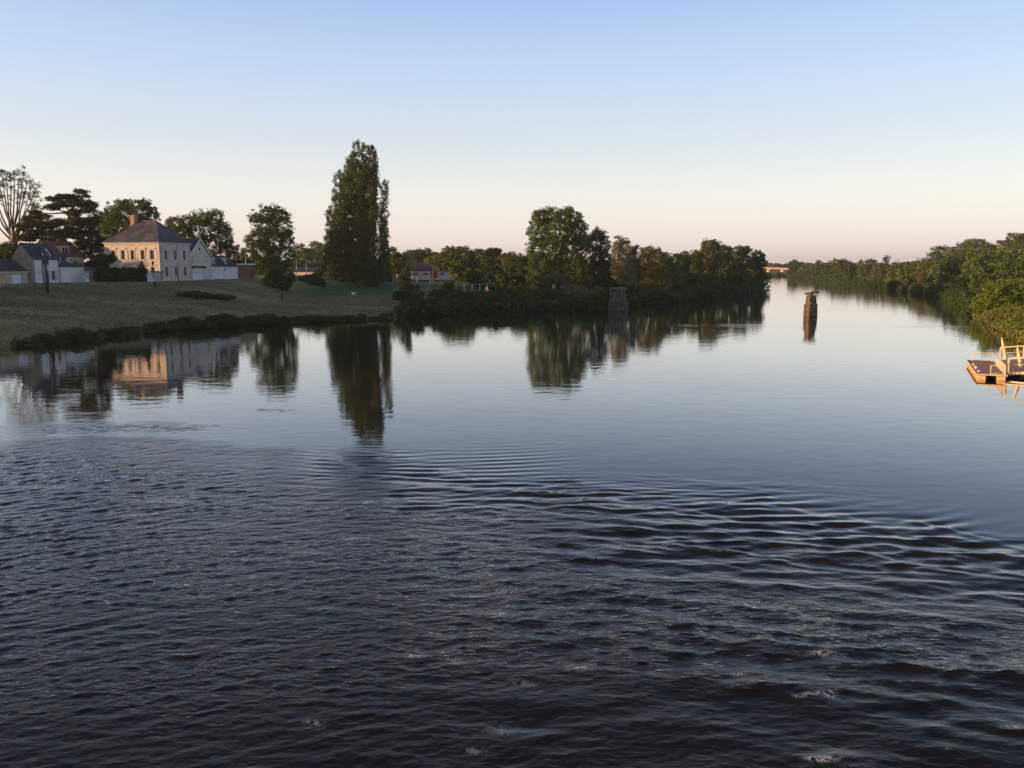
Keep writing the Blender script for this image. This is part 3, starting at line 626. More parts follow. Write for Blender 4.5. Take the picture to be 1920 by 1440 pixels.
# waterside scrub in front of the wood
scrub = [
 ('yellowish sallow bush sunlit at the foot of the big black poplar', 190, [(1045,520,20,10),(1025,524,16,9),(1062,526,14,9)], 'leaf_olive'),
 ('rusty brown sapling bush beside the sallow', 192, [(1104,524,9,7),(1098,530,10,8)], 'leaf_brown'),
 ('dark waterside scrub below the conical young tree', 158, [(772,566,16,14),(792,572,18,14),(758,574,14,10),(785,556,14,10)], 'leaf_dark'),
 ('dark scrub mound under the garden wall', 164, [(818,562,20,18),(838,566,18,16),(806,574,14,10),(826,548,14,8)], 'leaf_dark'),
 ('flowering bush speckled white and orange in front of the hall garden', 172, [(840,536,14,7),(836,545,16,9),(852,549,12,9),(846,534,9,5)], 'leaf_elder'),
 ('long dark bramble bank next to the flowering bush', 170, [(872,558,20,18),(895,562,20,18),(915,566,16,14),(880,572,16,10)], 'leaf_dark'),
 ('feathery bramble mass below the white garden ornaments', 174, [(932,552,20,16),(950,556,20,18),(940,570,22,12),(920,566,12,12)], 'leaf_dark'),
 ('bramble bank with a sunlit top edge before the big black poplar', 178, [(972,546,20,16),(992,550,20,18),(980,568,22,12),(960,560,14,14)], 'leaf_mid'),
 ('dark willow scrub hanging over the water by the big black poplar', 182, [(1018,552,20,18),(1040,556,20,18),(1026,568,22,10)], 'leaf_dark'),
 ('greyish willow scrub nearest the river pier', 186, [(1066,550,20,18),(1088,552,18,18),(1074,566,22,10),(1104,556,14,14)], 'leaf_grey'),
 ('dark scrub just behind the river pier', 197, [(1124,552,18,18),(1142,556,16,14),(1130,566,18,10)], 'leaf_dark'),
 ('dark overhanging scrub between the river pier and the drooping willow', 204, [(1176,552,18,16),(1196,550,16,16),(1186,562,20,8)], 'leaf_dark'),
 ('shadowy scrub under the drooping willow', 214, [(1218,548,18,15),(1240,548,16,14),(1230,558,22,8)], 'leaf_dark'),
 ('shadowy scrub in the dip of the treeline at the waterline', 236, [(1268,545,20,13),(1292,544,18,12),(1280,553,24,7)], 'leaf_dark'),
 ('shadowy scrub under the tall pale-topped tree', 262, [(1320,542,20,11),(1345,541,20,11),(1333,548,24,6)], 'leaf_dark'),
 ('last shadowy scrub before the bend', 288, [(1374,540,18,9),(1398,539,16,9),(1386,544,24,5)], 'leaf_dark'),
]
for i, (lb, Y, bl, mt) in enumerate(scrub): bush(lb, Y, bl, mat=mt, seed=110+i, cr=.75, size=.34, per=28)
# shrubs on the grassy bank
def bank_bush(label, px, py, w, h, seed, mat='leaf_dark', name='bank_shrub'):
    g = hit(px, py); bl = [(px-w*.34, py-h*.36, w*.34, h*.36), (px+w*.34, py-h*.32, w*.34, h*.34), (px+w*.06, py-h*.5, w*.26, h*.46), (px-w*.14, py-h*.42, w*.26, h*.4)]
    return bush(label, g.y, bl, mat=mat, seed=seed, name=name, cr=.4, size=.2, dj=.2)
bank_bush('dark rounded shrub at the water, the one nearest the camera on the grass bank', 96, 644, 32, 20, 140)
bank_bush('wide dark shrub by the water next to the rounded one', 142, 640, 60, 26, 141)
bank_bush('low straggling bramble continuing along the waterline', 215, 630, 70, 14, 142)
bank_bush('squat waterside shrub in the middle of the grass bank', 300, 620, 50, 18, 143)
bank_bush('tallest waterside shrub of the grass bank', 352, 616, 56, 26, 144)
bank_bush('dark shrub with a domed top, last big one before the bank thins out', 420, 611, 56, 26, 145)
bank_bush('low dark scrub at the waterline below the plane tree', 500, 607, 70, 20, 146)
bank_bush('thin waterline weeds below the elder', 590, 602, 80, 10, 147)
bank_bush('thin waterline weeds before the moored boat', 655, 600, 50, 8, 148)
bank_bush('dark bush halfway up the grass bank below the mansion', 362, 558, 52, 13, 149)
bank_bush('trailing dark bramble beside the bush halfway up the bank', 408, 560, 50, 8, 150)
# opposite bank, one tree after another from the bend to the slipway
opp = [
 ('dark round tree ending the far treeline beside the bridge', 690, [(1491,496,12,9),(1500,500,10,9),(1486,504,8,8),(1492,509,14,7)], 'leaf_dark'),
 ('pale willow following the dark round tree by the bridge', 630, [(1513,500,11,7),(1520,504,11,8),(1508,508,11,6)], 'leaf_grey'),
 ('green tree with a small peak on the distant straight bank', 590, [(1536,496,10,8),(1544,502,12,9),(1530,506,11,8),(1540,511,15,7)], 'leaf_mid'),
 ('dark narrow tree before the light flat-topped one', 560, [(1556,498,9,8),(1554,508,12,9),(1560,514,12,7)], 'leaf_dark'),
 ('light flat-topped tree on the distant bank', 530, [(1570,492,12,7),(1580,492,9,7),(1572,504,15,11),(1578,516,16,9)], 'leaf_mid'),
 ('black-green conifer on the distant bank', 480, [(1593,498,12,9),(1600,506,14,12),(1590,514,15,12),(1602,522,15,8)], 'leaf_cedar'),
 ('dull green tree between the conifer and the spiky one', 470, [(1616,496,12,9),(1618,508,13,13),(1622,520,13,10)], 'leaf_mid'),
 ('tree with a ragged spiky top on the distant bank', 450, [(1634,490,9,4),(1640,494,8,6),(1634,502,12,11),(1638,516,14,12)], 'leaf_cedar'),
 ('small dark round treetop standing above the willows', 470, [(1661,486,6,6),(1661,494,7,8),(1662,504,7,9)], 'leaf_dark'),
 ('light olive willow before the yellowish round tree', 400, [(1652,504,14,11),(1646,516,13,12),(1660,520,12,10)], 'leaf_olive'),
 ('yellowish round tree on the opposite bank', 370, [(1680,502,15,12),(1674,514,13,14),(1690,512,11,14),(1684,526,16,10)], 'leaf_olive'),
 ('brownish tree beside the yellowish round one', 365, [(1704,504,12,11),(1700,518,12,14),(1708,528,14,10)], 'leaf_brown'),
 ('mid green tree behind the rusty bush', 345, [(1722,498,13,11),(1716,512,13,14),(1730,516,13,14),(1720,530,14,12)], 'leaf_mid'),
 ('broad flat-headed olive tree at the foot of the hill', 320, [(1740,496,18,11),(1734,512,16,16),(1750,516,15,16),(1742,532,18,13)], 'leaf_olive'),
 ('tall fresh green tree standing out where the hill begins', 410, [(1762,470,16,10),(1752,482,14,14),(1770,486,16,18),(1760,500,20,16)], 'leaf_mid'),
 ('pale grey willow with a smooth head on the lower slope', 300, [(1762,508,17,14),(1750,524,14,16),(1772,526,15,16),(1760,538,18,10)], 'leaf_grey'),
 ('grey-green tree on the slope above the pale willow', 390, [(1786,474,17,12),(1796,488,18,18),(1780,500,16,16)], 'leaf_grey'),
 ('dark treetop on the ridge, first of the hilltop', 470, [(1800,466,14,9),(1812,460,14,8),(1806,476,20,12)], 'leaf_dark'),
 ('wide ridge-top tree with an even rounded outline', 450, [(1822,456,16,8),(1836,455,14,7),(1828,470,24,13)], 'leaf_mid'),
 ('big pale domed tree in the middle of the slope', 265, [(1806,494,22,14),(1822,488,16,12),(1796,510,16,16),(1824,508,22,18),(1810,526,20,14)], 'leaf_silver'),
 ('dark green tree next to the hill house', 370, [(1852,462,11,9),(1862,468,12,10),(1856,480,18,14)], 'leaf_dark'),
 ('olive tree below the hill house', 300, [(1850,480,20,12),(1866,488,18,14),(1844,496,18,14)], 'leaf_olive'),
 ('dark flat-topped umbrella pine on the hill crest', 360, [(1897,442,9,4),(1890,456,11,9),(1902,460,12,11)], 'leaf_cedar'),
 ('green treetop beyond the umbrella pine at the crest', 330, [(1914,448,14,10),(1926,444,14,10),(1918,464,20,14)], 'leaf_mid'),
 ('tan-leaved tree just under the crest', 260, [(1898,482,20,13),(1916,478,16,13),(1886,494,18,14)], 'leaf_silver'),
 ('large mid green tree rising behind the bright bush', 200, [(1850,514,26,20),(1872,504,24,18),(1838,534,20,22),(1866,536,26,20)], 'leaf_mid'),
 ('dark green tree looming over the bright bush', 185, [(1896,510,22,20),(1918,504,22,22),(1906,536,26,22),(1936,520,22,30)], 'leaf_mid'),
 ('dark shaded tree at the waterline under the domed pale tree', 232, [(1800,530,16,14),(1818,534,16,16),(1808,548,18,10)], 'leaf_dark'),
 ('mid green tree at the waterline beyond the bright bush', 205, [(1830,544,16,16),(1818,556,13,10),(1840,560,16,12)], 'leaf_dark'),
]
for i, (lb, Y, bl, mt) in enumerate(opp):
    far = Y > 350
    tree(lb, Y, bl, mat=mt, seed=150+i, cr=1.25 if far else 1.0, size=.8 if Y > 500 else .6 if far else .45, per=18 if far else 28, dens=1.0, r0=.3)
oscrub = [
 ('yellow-flowering low shrub at the waterline under the yellowish round tree', 345, [(1682,528,11,8),(1690,530,8,7)], 'leaf_yellow'),
 ('small pale straw-coloured shrub at the waterline', 335, [(1702,530,6,7),(1704,534,7,5)], 'leaf_yellow'),
 ('narrow rust-coloured bush reaching down to the water', 298, [(1729,524,6,12),(1730,538,6,10)], 'leaf_brown'),
 ('grey-green waterside shrub in front of the slope', 240, [(1780,538,16,9),(1772,546,14,7),(1792,546,12,7)], 'leaf_grey'),
 ('large bright sunlit bush leaning out over the water', 142, [(1868,548,26,20),(1895,546,24,22),(1852,566,24,18),(1880,572,28,20),(1908,564,22,22),(1838,580,14,9),(1862,588,20,12),(1920,545,22,24),(1890,590,16,9)], 'leaf_bright'),
 ('tan grassy bush on the sunny bank below the bright bush', 122, [(1868,600,16,10),(1882,604,14,8)], 'leaf_olive'),
 ('soft yellow-green bank shrub nearest the landing stage', 108, [(1910,604,24,16),(1935,600,26,22),(1895,616,18,10),(1920,622,24,9)], 'leaf_yellow'),
]
fringe_right = True
for i, (lb, Y, bl, mt) in enumerate(oscrub): bush(lb, Y, bl, mat=mt, seed=190+i, cr=.6, size=.24 if Y < 200 else .4, per=34)

def wood(name, spots, seed, mat, cr=1.6, size=1.1, per=14):
    """far-off wood that reads as one mass: crowns over the land, one object"""
    rng = np.random.default_rng(seed); B = []
    for (x, y, h, w) in spots:
        z = max(0, tz(x, y))
        B.append((x, y, z+h*.55, w, w, h*.45))
        if h > 6: B.append((x+rng.uniform(-w, w)*.5, y, z+h*.3, w*.9, w*.9, h*.3))
    V, F = crown_mesh(B, rng, cr, size, .55, per, 1, .3, .55)
    return tag(mesh_np(name, V, F, M[mat]), kind='stuff')
rng = np.random.default_rng(77); sp = []
for px in range(1700, 2060, 7):
    for k in range(5):
        Y = rng.uniform(230, 520); g = at(px+rng.uniform(-4, 4), 480, Y); d = float(seg_dist(np.array([[g.x, g.y]]), RB)[0])
        if g.x > 0 and not inside(np.array([[g.x, g.y]]), POLY)[0] and d > 8:
            ridge = np.interp(px, [1700,1760,1800,1850,1900,1960,2060], [495,482,470,462,455,450,446]); top = at(px, ridge+6, Y).z
            h = min(11, top-tz(g.x, g.y))
            if h > 3: sp.append((g.x, g.y, h, rng.uniform(3, 4.5)))
wood('hillside_wood', sp, 1, 'leaf_mid', cr=1.2, size=.75, per=18)
sp = []
for px in range(1500, 1720, 5):
    Y = np.interp(px, [1500,1550,1600,1700], [740,640,520,420])+rng.uniform(10, 60); g = at(px, 500, Y); h = at(px, np.interp(px, [1500,1600,1700],[500,498,492]), Y).z-tz(g.x, g.y)
    if h > 3: sp.append((g.x, g.y, min(h, 12), 4.5))
wood('distant_bank_wood', sp, 2, 'leaf_dark')
sp = []
for px in range(-100, 1560, 7):
    Y = rng.uniform(900, 1100); g = at(px, 500, Y); y = np.interp(px, [-100,700,760,1000,1300,1560], [492,484,483,486,494,496])+rng.uniform(-2, 2)
    sp.append((g.x, g.y, max(5, at(px, y, Y).z-tz(g.x, g.y)), rng.uniform(7, 11)))
wood('horizon_wood', sp, 3, 'leaf_dark', cr=2.6, size=2.0, per=12)
sp = []
for px in range(560, 1010, 6):
    Y = rng.uniform(400, 460); g = at(px, 500, Y); y = np.interp(px, [560,620,720,800,900,1010], [478,484,480,484,484,486])+rng.uniform(-2, 2)
    sp.append((g.x, g.y, max(4, at(px, y, Y).z-tz(g.x, g.y)), rng.uniform(3.5, 5)))
for px in range(420, 640, 8):
    Y = rng.uniform(290, 340); g = at(px, 500, Y); sp.append((g.x, g.y, max(4, at(px, 492+rng.uniform(-4, 4), Y).z-tz(g.x, g.y)), 4))
wood('park_wood', sp, 4, 'leaf_dark', cr=1.4, size=.9)
sp = []
for px in range(900, 1430, 6):
    Yb = np.interp(px, [900,1000,1100,1180,1260,1340,1422], [205,205,212,222,240,270,312]); 
    for q in range(2):
        Y = Yb+8+rng.uniform(0, 22); g = at(px, 500, Y); sp.append((g.x, g.y, max(3, at(px, 512+rng.uniform(-4, 6), Y).z-tz(g.x, g.y)), 3.2))
wood('shore_undergrowth', sp, 5, 'leaf_dark', cr=1.0, size=.6, per=20)

def fringe(name, L, lo, hi, hgt, seed, mat, step=1.1, cr=.7, size=.38, per=24):
    """nameless scrub crowding one stretch of waterline (world y from lo to hi), one mass"""
    rng = np.random.default_rng(seed); B = []; L = [np.array(p) for p in L]
    for a, b in zip(L[:-1], L[1:]):
        d = b-a; n = max(1, int(np.hypot(*d)/step)); nv = np.array([-d[1], d[0]])/np.hypot(*d)
        for i in range(n):
            p = a+d*i/n
            if not lo < p[1] < hi: continue
            q = p+nv*rng.uniform(-.6, 1.0); h = hgt*rng.uniform(.55, 1.15)*(1+.35*math.sin(p[0]*.21+p[1]*.13)); w = rng.uniform(.9, 1.6)*min(1.6, .6+hgt*.2)
            B.append((q[0], q[1], max(0, tz(*q))*.9+h*.42, w, w, h*.5))
    V, F = crown_mesh(B, rng, cr, size, .7, per, 1, .3, .4); return tag(mesh_np(name, V, F, M[mat]), kind='stuff')
fringe('waterside_scrub', left_w, 146, 330, 3.3, 31, 'leaf_dark')
fringe('waterside_weeds', left_w, 92, 150, .8, 32, 'leaf_dark', 1.5, cr=.3, size=.2, per=12)
fringe('opposite_bank_scrub', right_w, 150, 420, 2.8, 33, 'leaf_dark')
fringe('sunny_bank_scrub', [(p[0]+o, p[1]) for o in (.8, 3, 5.5, 8, 11, 14) for p in [tuple(onz(*q)[:2]) for q in ((1828,586),(1860,612),(1935,650))]], 80, 160, 1.5, 35, 'leaf_yellow', 1.0, .5, .24, 26)
fringe('distant_bank_scrub', right_w, 420, 730, 3.5, 34, 'leaf_dark', 3, 1.3, .8, 14)

# ------------------------------------------------------------ buildings
ANG = math.atan2(.973, .2255)       # street runs along local +x; local +y points away from the river
def facade(mb, ax, c, a0, a1, z0, z1, ops, sgn, depth=.2):
    """wall plane with real openings. ax 'x': plane y=c running along x; 'y': plane x=c running along y. sgn: inward direction"""
    P = (lambda a, z, d=0: (a, c+sgn*d, z)) if ax == 'x' else (lambda a, z, d=0: (c+sgn*d, a, z))
    A = sorted({a0, a1, *[o[0] for o in ops], *[o[1] for o in ops]}); Z = sorted({z0, z1, *[o[2] for o in ops], *[o[3] for o in ops]})
    for i in range(len(A)-1):
        for j in range(len(Z)-1):
            ma, mz = (A[i]+A[i+1])/2, (Z[j]+Z[j+1])/2
            if any(o[0] < ma < o[1] and o[2] < mz < o[3] for o in ops): continue
            mb.add([P(A[i],Z[j]), P(A[i+1],Z[j]), P(A[i+1],Z[j+1]), P(A[i],Z[j+1])], [(0,1,2,3)])
    for o in ops:
        q = [(o[0],o[2]),(o[1],o[2]),(o[1],o[3]),(o[0],o[3])]
        for k in range(4):
            m, n = q[k], q[(k+1) % 4]; mb.add([P(*m), P(*n), P(*n, depth), P(*m, depth)], [(0,1,2,3)])
def abox(mb, ax, c, sgn, a0, a1, z0, z1, d0, d1):
    """box on a facade: from depth d0 (inward) to d1"""
    lo, hi = sorted((c+sgn*d0, c+sgn*d1))
    if ax == 'x': mb.box(a0, a1, lo, hi, z0, z1)
    else: mb.box(lo, hi, a0, a1, z0, z1)
def window(par, ax, c, sgn, o, frame='frame_grey', sill=True, bars=1, lab=None, shut=0, surround=None, d=.14):
    a0, a1, z0, z1 = o; m = MB(); w = .07
    abox(m, ax, c, sgn, a0, a0+w, z0, z1, d, d+.06); abox(m, ax, c, sgn, a1-w, a1, z0, z1, d, d+.06)
    abox(m, ax, c, sgn, a0+w, a1-w, z1-w, z1, d, d+.06); abox(m, ax, c, sgn, a0+w, a1-w, z0, z0+w, d, d+.06)
    abox(m, ax, c, sgn, (a0+a1)/2-.03, (a0+a1)/2+.03, z0+w, z1-w, d+.005, d+.055)
    for k in range(1, bars+1):
        zz = z0+(z1-z0)*k/(bars+1); abox(m, ax, c, sgn, a0+w, a1-w, zz-.02, zz+.02, d+.012, d+.05)
    f = m.build('window', M[frame], par)
    g = MB(); abox(g, ax, c, sgn, a0+.02, a1-.02, z0+.02, z1-.02, d+.025, d+.035); g.build('pane', M['glass'], f)
    if sill:
        s = MB(); abox(s, ax, c, sgn, a0-.12, a1+.12, z0-.13, z0-.003, -.12, .1); s.build('sill', M['stone'], f)
    if surround:
        s = MB()
        abox(s, ax, c, sgn, a0-.2, a0-.004, z0, z1+.004, -.05, .02); abox(s, ax, c, sgn, a1+.004, a1+.2, z0, z1+.004, -.05, .02)
        abox(s, ax, c, sgn, a0-.26, a1+.26, z1+.006, z1+.3, -.08, .02); abox(s, ax, c, sgn, a0-.36, a1+.36, z1+.3, z1+.4, -.2, .02)
        s.build('surround', M[surround], f)
    for sd in ((-1, 1) if shut else ()):
        s = MB(); ww = (a1-a0)/2*.95
        if sd < 0: abox(s, ax, c, sgn, a0-.22-ww, a0-.22, z0, z1, -.09, -.052)
        else: abox(s, ax, c, sgn, a1+.22, a1+.22+ww, z0, z1, -.09, -.052)
        n = 9
        for k in range(n):
            zz = z0+(z1-z0)*(k+.5)/n
            if sd < 0: abox(s, ax, c, sgn, a0-.18-ww, a0-.26, zz-.03, zz+.03, -.105, -.09)
            else: abox(s, ax, c, sgn, a1+.26, a1+.18+ww, zz-.03, zz+.03, -.105, -.09)
        s.build('shutter', M['shutter'], f)
    return f
def slab_roof(mb, quad, t=.14):
    """a roof plane with thickness; quad: 3 or 4 points, ordered"""
    q = [Vector(p) for p in quad]; n = (q[1]-q[0]).cross(q[2]-q[0]).normalized()
    if n.z < 0: n = -n
    k = len(q); mb.add([p for p in q]+[p+n*t for p in q], [tuple(range(k))[::-1], tuple(range(k, 2*k))]+[(i, (i+1) % k, (i+1) % k+k, i+k) for i in range(k)])
GZ = 5.9
def house(name, px, Y, label, cat, z=GZ, rz=ANG):
    p = at(px, 500, Y); return empty(name, (p.x, p.y, z), rz, label, cat)

def mansion():
    e = house('mansion', 300, 161, 'tall hip-roofed limestone mansion with a worn slate roof, one face glowing in low sun', 'house')
    Wx, Dy, H = 9.9, 12.0, 7.4
    ly = [1.55, 3.65, 5.9, 8.0, 10.15]        # window axes on the garden face
    up = [(a-.42, a+.42, 4.15, 5.95) for a in ly]; lo = [(a-.42, a+.42, 1.0, 2.75) for a in ly]
    rx = [2.0, 4.95, 7.9]; up2 = [(a-.42, a+.42, 4.15, 5.95) for a in rx]; lo2 = [(a-.42, a+.42, 1.0, 2.75) for a in rx]
    m = MB(); facade(m, 'y', 0, 0, Dy, -.8, H, up+lo, 1); facade(m, 'x', 0, 0, Wx, -.8, H, up2+lo2, 1)
    facade(m, 'y', Wx, 0, Dy, -.8, H, [], -1); facade(m, 'x', Dy, 0, Wx, -.8, H, [], -1)
    m.box(.4, Wx-.4, .4, Dy-.4, 0, .1)
    m.build('wall', M['ashlar'], e)
    fl = MB(); fl.box(.3, Wx-.3, .3, Dy-.3, 3.4, 3.5); fl.build('floor_slab', M['render_beige'], e)
    for k, o in enumerate(up+lo): window(e, 'y', 0, 1, o, shut=k in (0, 3, 5, 8), surround='stone')
    for o in up2+lo2: window(e, 'x', 0, 1, o, surround='stone')
    c = MB()
    for (z0, z1, pr) in ((3.3, 3.5, .1), (3.5, 3.6, .16), (H-.55, H-.4, .08), (H-.22, H-.1, .2), (H-.1, H+.02, .34), (-.8, .45, .05)):
        c.box(-pr, Wx+pr, -pr, -.002, z0, z1); c.box(-pr, -.002, .0, Dy+pr, z0, z1); c.box(Wx+.002, Wx+pr, 0, Dy+pr, z0, z1)
    c.build('cornice', M['stone'], e)
    q = MB()
    for i in range(19):
        w = .62 if i % 2 else .42; z0 = .47+i*.34
        if 3.2 < z0 < 3.62 or z0 > 6.6: continue
        q.box(-.045, w, -.045, -.003, z0, z0+.31); q.box(-.045, -.003, 0, 1.04-w, z0, z0+.31)
        q.box(Wx-w, Wx+.045, -.045, -.003, z0, z0+.31); q.box(-.045, -.003, Dy-w, Dy+.04, z0, z0+.31)
    q.build('quoin', M['stone'], e)
    o = .38; z0 = H+.03; zr = 11.75; a, b = (Wx/2, 3.7), (Wx/2, 7.6)
    r = MB(); c4 = [(-o,-o,z0),(Wx+o,-o,z0),(Wx+o,Dy+o,z0),(-o,Dy+o,z0)]; r1 = (a[0],a[1],zr); r2 = (b[0],b[1],zr)
    r.add(c4+[r1, r2], [(0,1,4),(1,2,5,4),(2,3,5),(3,0,4,5),(0,3,2,1)])
    rf = r.build('roof', M['slate_worn'], e)
    k = MB(); k.box(a[0]-.12, a[0]+.12, a[1]-.1, b[1]+.1, zr-.06, zr+.1); 
    for (p, s) in ((c4[0], r1), (c4[1], r1), (c4[2], r2), (c4[3], r2)): k.bar(p, s, .16, .1)
    k.build('ridge_tiles', M['tile_red'], rf)
    for (x, y, zb, zt, w, d, mt) in ((4.6, 8.6, 9.6, 12.75, .55, .95, 'brick_yellow'), (8.6, 3.2, 8.4, 12.3, .5, .8, 'brick'), (5.8, 11.4, 8, 11.2, .4, .8, 'brick')):
        h = MB(); h.box(x-w, x+w, y-d/2, y+d/2, zb, zt); h.box(x-w-.07, x+w+.07, y-d/2-.07, y+d/2+.07, zt-.45, zt-.3); h.box(x-w-.09, x+w+.09, y-d/2-.09, y+d/2+.09, zt, zt+.14)
        ch = h.build('chimney', M[mt], rf); p = MB()
        for t in (-.25, .25): p.tube([(x+t, y, zt+.14), (x+t, y, zt+.55)], [.13, .1], 8)
        p.build('chimney_pot', M['tile_red'], rf)
    g = MB(); g.tube([(.35, -.1, H-.6), (.35, -.1, -.4)], .05, 6); g.tube([(Wx-.2, -.1, H-.6), (Wx-.2, -.1, -.4)], .05, 6); g.build('downpipe', M['zinc'], e)
    pr = MB(); pr.tube([(4.95, 3.7, zr), (4.95, 3.7, zr+2.2)], .025, 4); pr.build('aerial', M['dark_metal'], rf)
mansion()

def annex():
    e = house('gabled_annex', 354, 170.6, 'pale stone annex with a steep gable and ribbed garage door, attached to the mansion', 'house')
    W_, D, E, A = 8.0, 9.0, 4.9, 8.35; gd = (1.3, 4.9, 0, 2.35); dr = (6.3, 7.1, 0, 2.1); ow = (3.7, 4.3, 5.9, 6.7)
    m = MB(); facade(m, 'x', 0, 0, W_, -.8, E, [gd, dr], 1); facade(m, 'y', 0, 0, D, -.8, E, [], 1); facade(m, 'y', W_, 0, D, -.8, E, [], -1); facade(m, 'x', D, 0, W_, -.8, E, [], -1)
    m.add([(0,0,E),(W_,0,E),(W_/2,0,A),(0,D,E),(W_,D,E),(W_/2,D,A)], [(0,1,2),(5,4,3)])
    m.build('wall', M['stone'], e)
    r = MB(); s = .3
    slab_roof(r, [(-s,-.25,E-.25),(-s,D,E-.25),(W_/2,D,A+.03),(W_/2,-.25,A+.03)]); slab_roof(r, [(W_+s,-.25,E-.25),(W_+s,D,E-.25),(W_/2,D,A+.03),(W_/2,-.25,A+.03)])
    rf = r.build('roof', M['slate'], e)
    b = MB(); b.bar((-s,-.3,E-.2),(W_/2,-.3,A+.1),.06,.26); b.bar((W_+s,-.3,E-.2),(W_/2,-.3,A+.1),.06,.26); b.bar((W_/2,-.3,A),(W_/2,-.3,A+.9),.09)
    b.build('verge_board', M['frame_white'], rf)
    k = MB(); k.box(W_/2-.1, W_/2+.1, -.2, D, A+.1, A+.2); k.build('ridge_tiles', M['tile_red'], rf)
    b = MB()
    b.box(2.0, 6.0, -.16, -.003, E-.12, E+.1)
    for x in (1.4, 6.4): b.box(x, x+.22, -.2, -.003, E-1.1, E+.3); b.bar((x+.1,-.1,E-.7),(x+.1,-.35,E+.1),.1)
    b.build('corbel', M['stone'], e)
    d = MB(); d.box(gd[0], gd[1], .12, .17, gd[2], gd[3])
    for k in range(1, 5): d.box(gd[0], gd[1], .105, .12, gd[3]*k/5-.015, gd[3]*k/5+.015)
    g = d.build('garage_door', M['door_white'], e)
    h = MB()
    for k in range(5): h.box(gd[0]+.45+k*.6, gd[0]+.7+k*.6, .095, .104, 1.5, 1.68)
    h.build('door_light', M['glass'], g)
    d = MB(); d.box(dr[0], dr[1], .12, .17, 0, dr[3]); dd = d.build('door', M['door_cream'], e)
    h = MB(); h.box(dr[0]+.08, dr[0]+.14, .07, .12, .95, 1.05); h.build('handle', M['dark_metal'], dd)
    c = MB(); c.prism([(-.6,2.62),(0-.003,2.85),(-.003,2.95),(-.6,2.72)], 1.0, 5.3); c.box(1.0,1.1,-.5,-.003,2.4,2.7); c.box(5.2,5.3,-.5,-.003,2.4,2.7); c.build('canopy', M['slate'], e)
    f = MB(); f.tube([(W_/2,-.02,6.35),(W_/2,.05,6.35)], .34, 12); f.build('oculus', M['glass'], e)
    g = MB(); g.tube([(W_-.1,-.12,E-.3),(W_-.1,-.12,-.4)], .05, 6); g.tube([(.1,-.12,E-.3),(.1,-.12,-.4)], .05, 6); g.build('downpipe', M['frame_white'], e)
annex()

def low_annex():
    e = house('low_annex', 396.5, 178.6, 'single-storey white annex under a dark slate mansard, end of the mansion row', 'house')
    W_, D, E, A = 10.2, 6.0, 2.85, 5.2; g1 = (.9, 4.6, 0, 2.3); g2 = (5.5, 9.3, 0, 2.3)
    m = MB(); facade(m, 'x', 0, 0, W_, -.8, E, [g1, g2], 1); facade(m, 'y', 0, 0, D, -.8, E, [], 1); facade(m, 'y', W_, 0, D, -.8, E, [], -1); facade(m, 'x', D, 0, W_, -.8, E, [], -1)
    m.build('wall', M['render_white'], e)
    r = MB(); s = .2; c = [(0,-s,E),(W_+s,-s,E),(W_+s,D+s,E),(0,D+s,E),(0,1.6,A),(W_-2.6,1.6,A),(W_-2.6,D-1.6,A),(0,D-1.6,A)]
    r.add(c, [(0,1,5,4),(1,2,6,5),(2,3,7,6),(3,0,4,7),(4,5,6,7),(0,3,2,1)]); rf = r.build('roof', M['slate'], e)
    for x in (1.0, 5.6):
        v = MB(); v.box(x, x+.75, .15, 1.5, E+.5, E+1.7); v.prism([(.05,E+1.7),(1.6,E+1.7),(1.6,E+1.95)], x-.08, x+.83); d = v.build('dormer', M['frame_white'], rf)
        v = MB(); v.box(x+.14, x+.61, .13, .147, E+.65, E+1.5); v.build('pane', M['glass'], d)
    for g, mt in ((g1, 'door_white'), (g2, 'door_white')):
        d = MB(); d.box(g[0], g[1], .1, .15, 0, g[3])
        for k in range(1, 12): x = g[0]+(g[1]-g[0])*k/12; d.box(x-.01, x+.01, .088, .1, 0, g[3])
        d.build('garage_door', M[mt], e)
    d = MB(); d.box(4.75, 5.2, -.12, -.003, 2.0, 2.3); d.box(4.3, 4.5, -.1, -.003, 1.85, 2.05); d.build('wall_lamp', M['dark_metal'], e)
    d = MB(); d.box(0, W_+.05, -.12, -.003, E-.16, E-.02); d.build('gutter', M['zinc'], e)
low_annex()

def brick_shed():
    e = house('brick_shed', 446, 189, 'red brick shed with a flat roof and bright white fascia', 'shed')
    m = MB(); facade(m, 'x', 0, 0, 7.2, -.8, 3.15, [(5.3,6.1,0,2)], 1); facade(m, 'y', 0, 0, 4, -.8, 3.15, [], 1); facade(m, 'y', 7.2, 0, 4, -.8, 3.15, [], -1); facade(m, 'x', 4, 0, 7.2, -.8, 3.15, [], -1); m.build('wall', M['brick'], e)
    m = MB(); m.box(-.25, 7.45, -.3, 4.2, 3.155, 3.42); m.build('fascia', M['white_paint'], e)
    m = MB(); m.box(5.3, 6.1, .1, .14, 0, 2); m.build('door', M['dark_metal'], e)
    g = hit(474, 521); a = empty('swing_frame', g, R(20), 'bleached timber A-frame standing before the brick shed', 'swing frame')
    for s in (-1, 1):
        m = MB(); m.bar((s*1.0,-.9,-.1),(s*.85,0,2.5),.14); m.bar((s*1.0,.9,-.1),(s*.85,0,2.5),.14); m.bar((s*.93,-.45,1.2),(s*.93,.45,1.2),.09); m.build('leg_frame', M['pole_wood'], a)
    m = MB(); m.bar((-1.2,0,2.55),(1.2,0,2.55),.14); m.build('crossbeam', M['pole_wood'], a)
brick_shed()

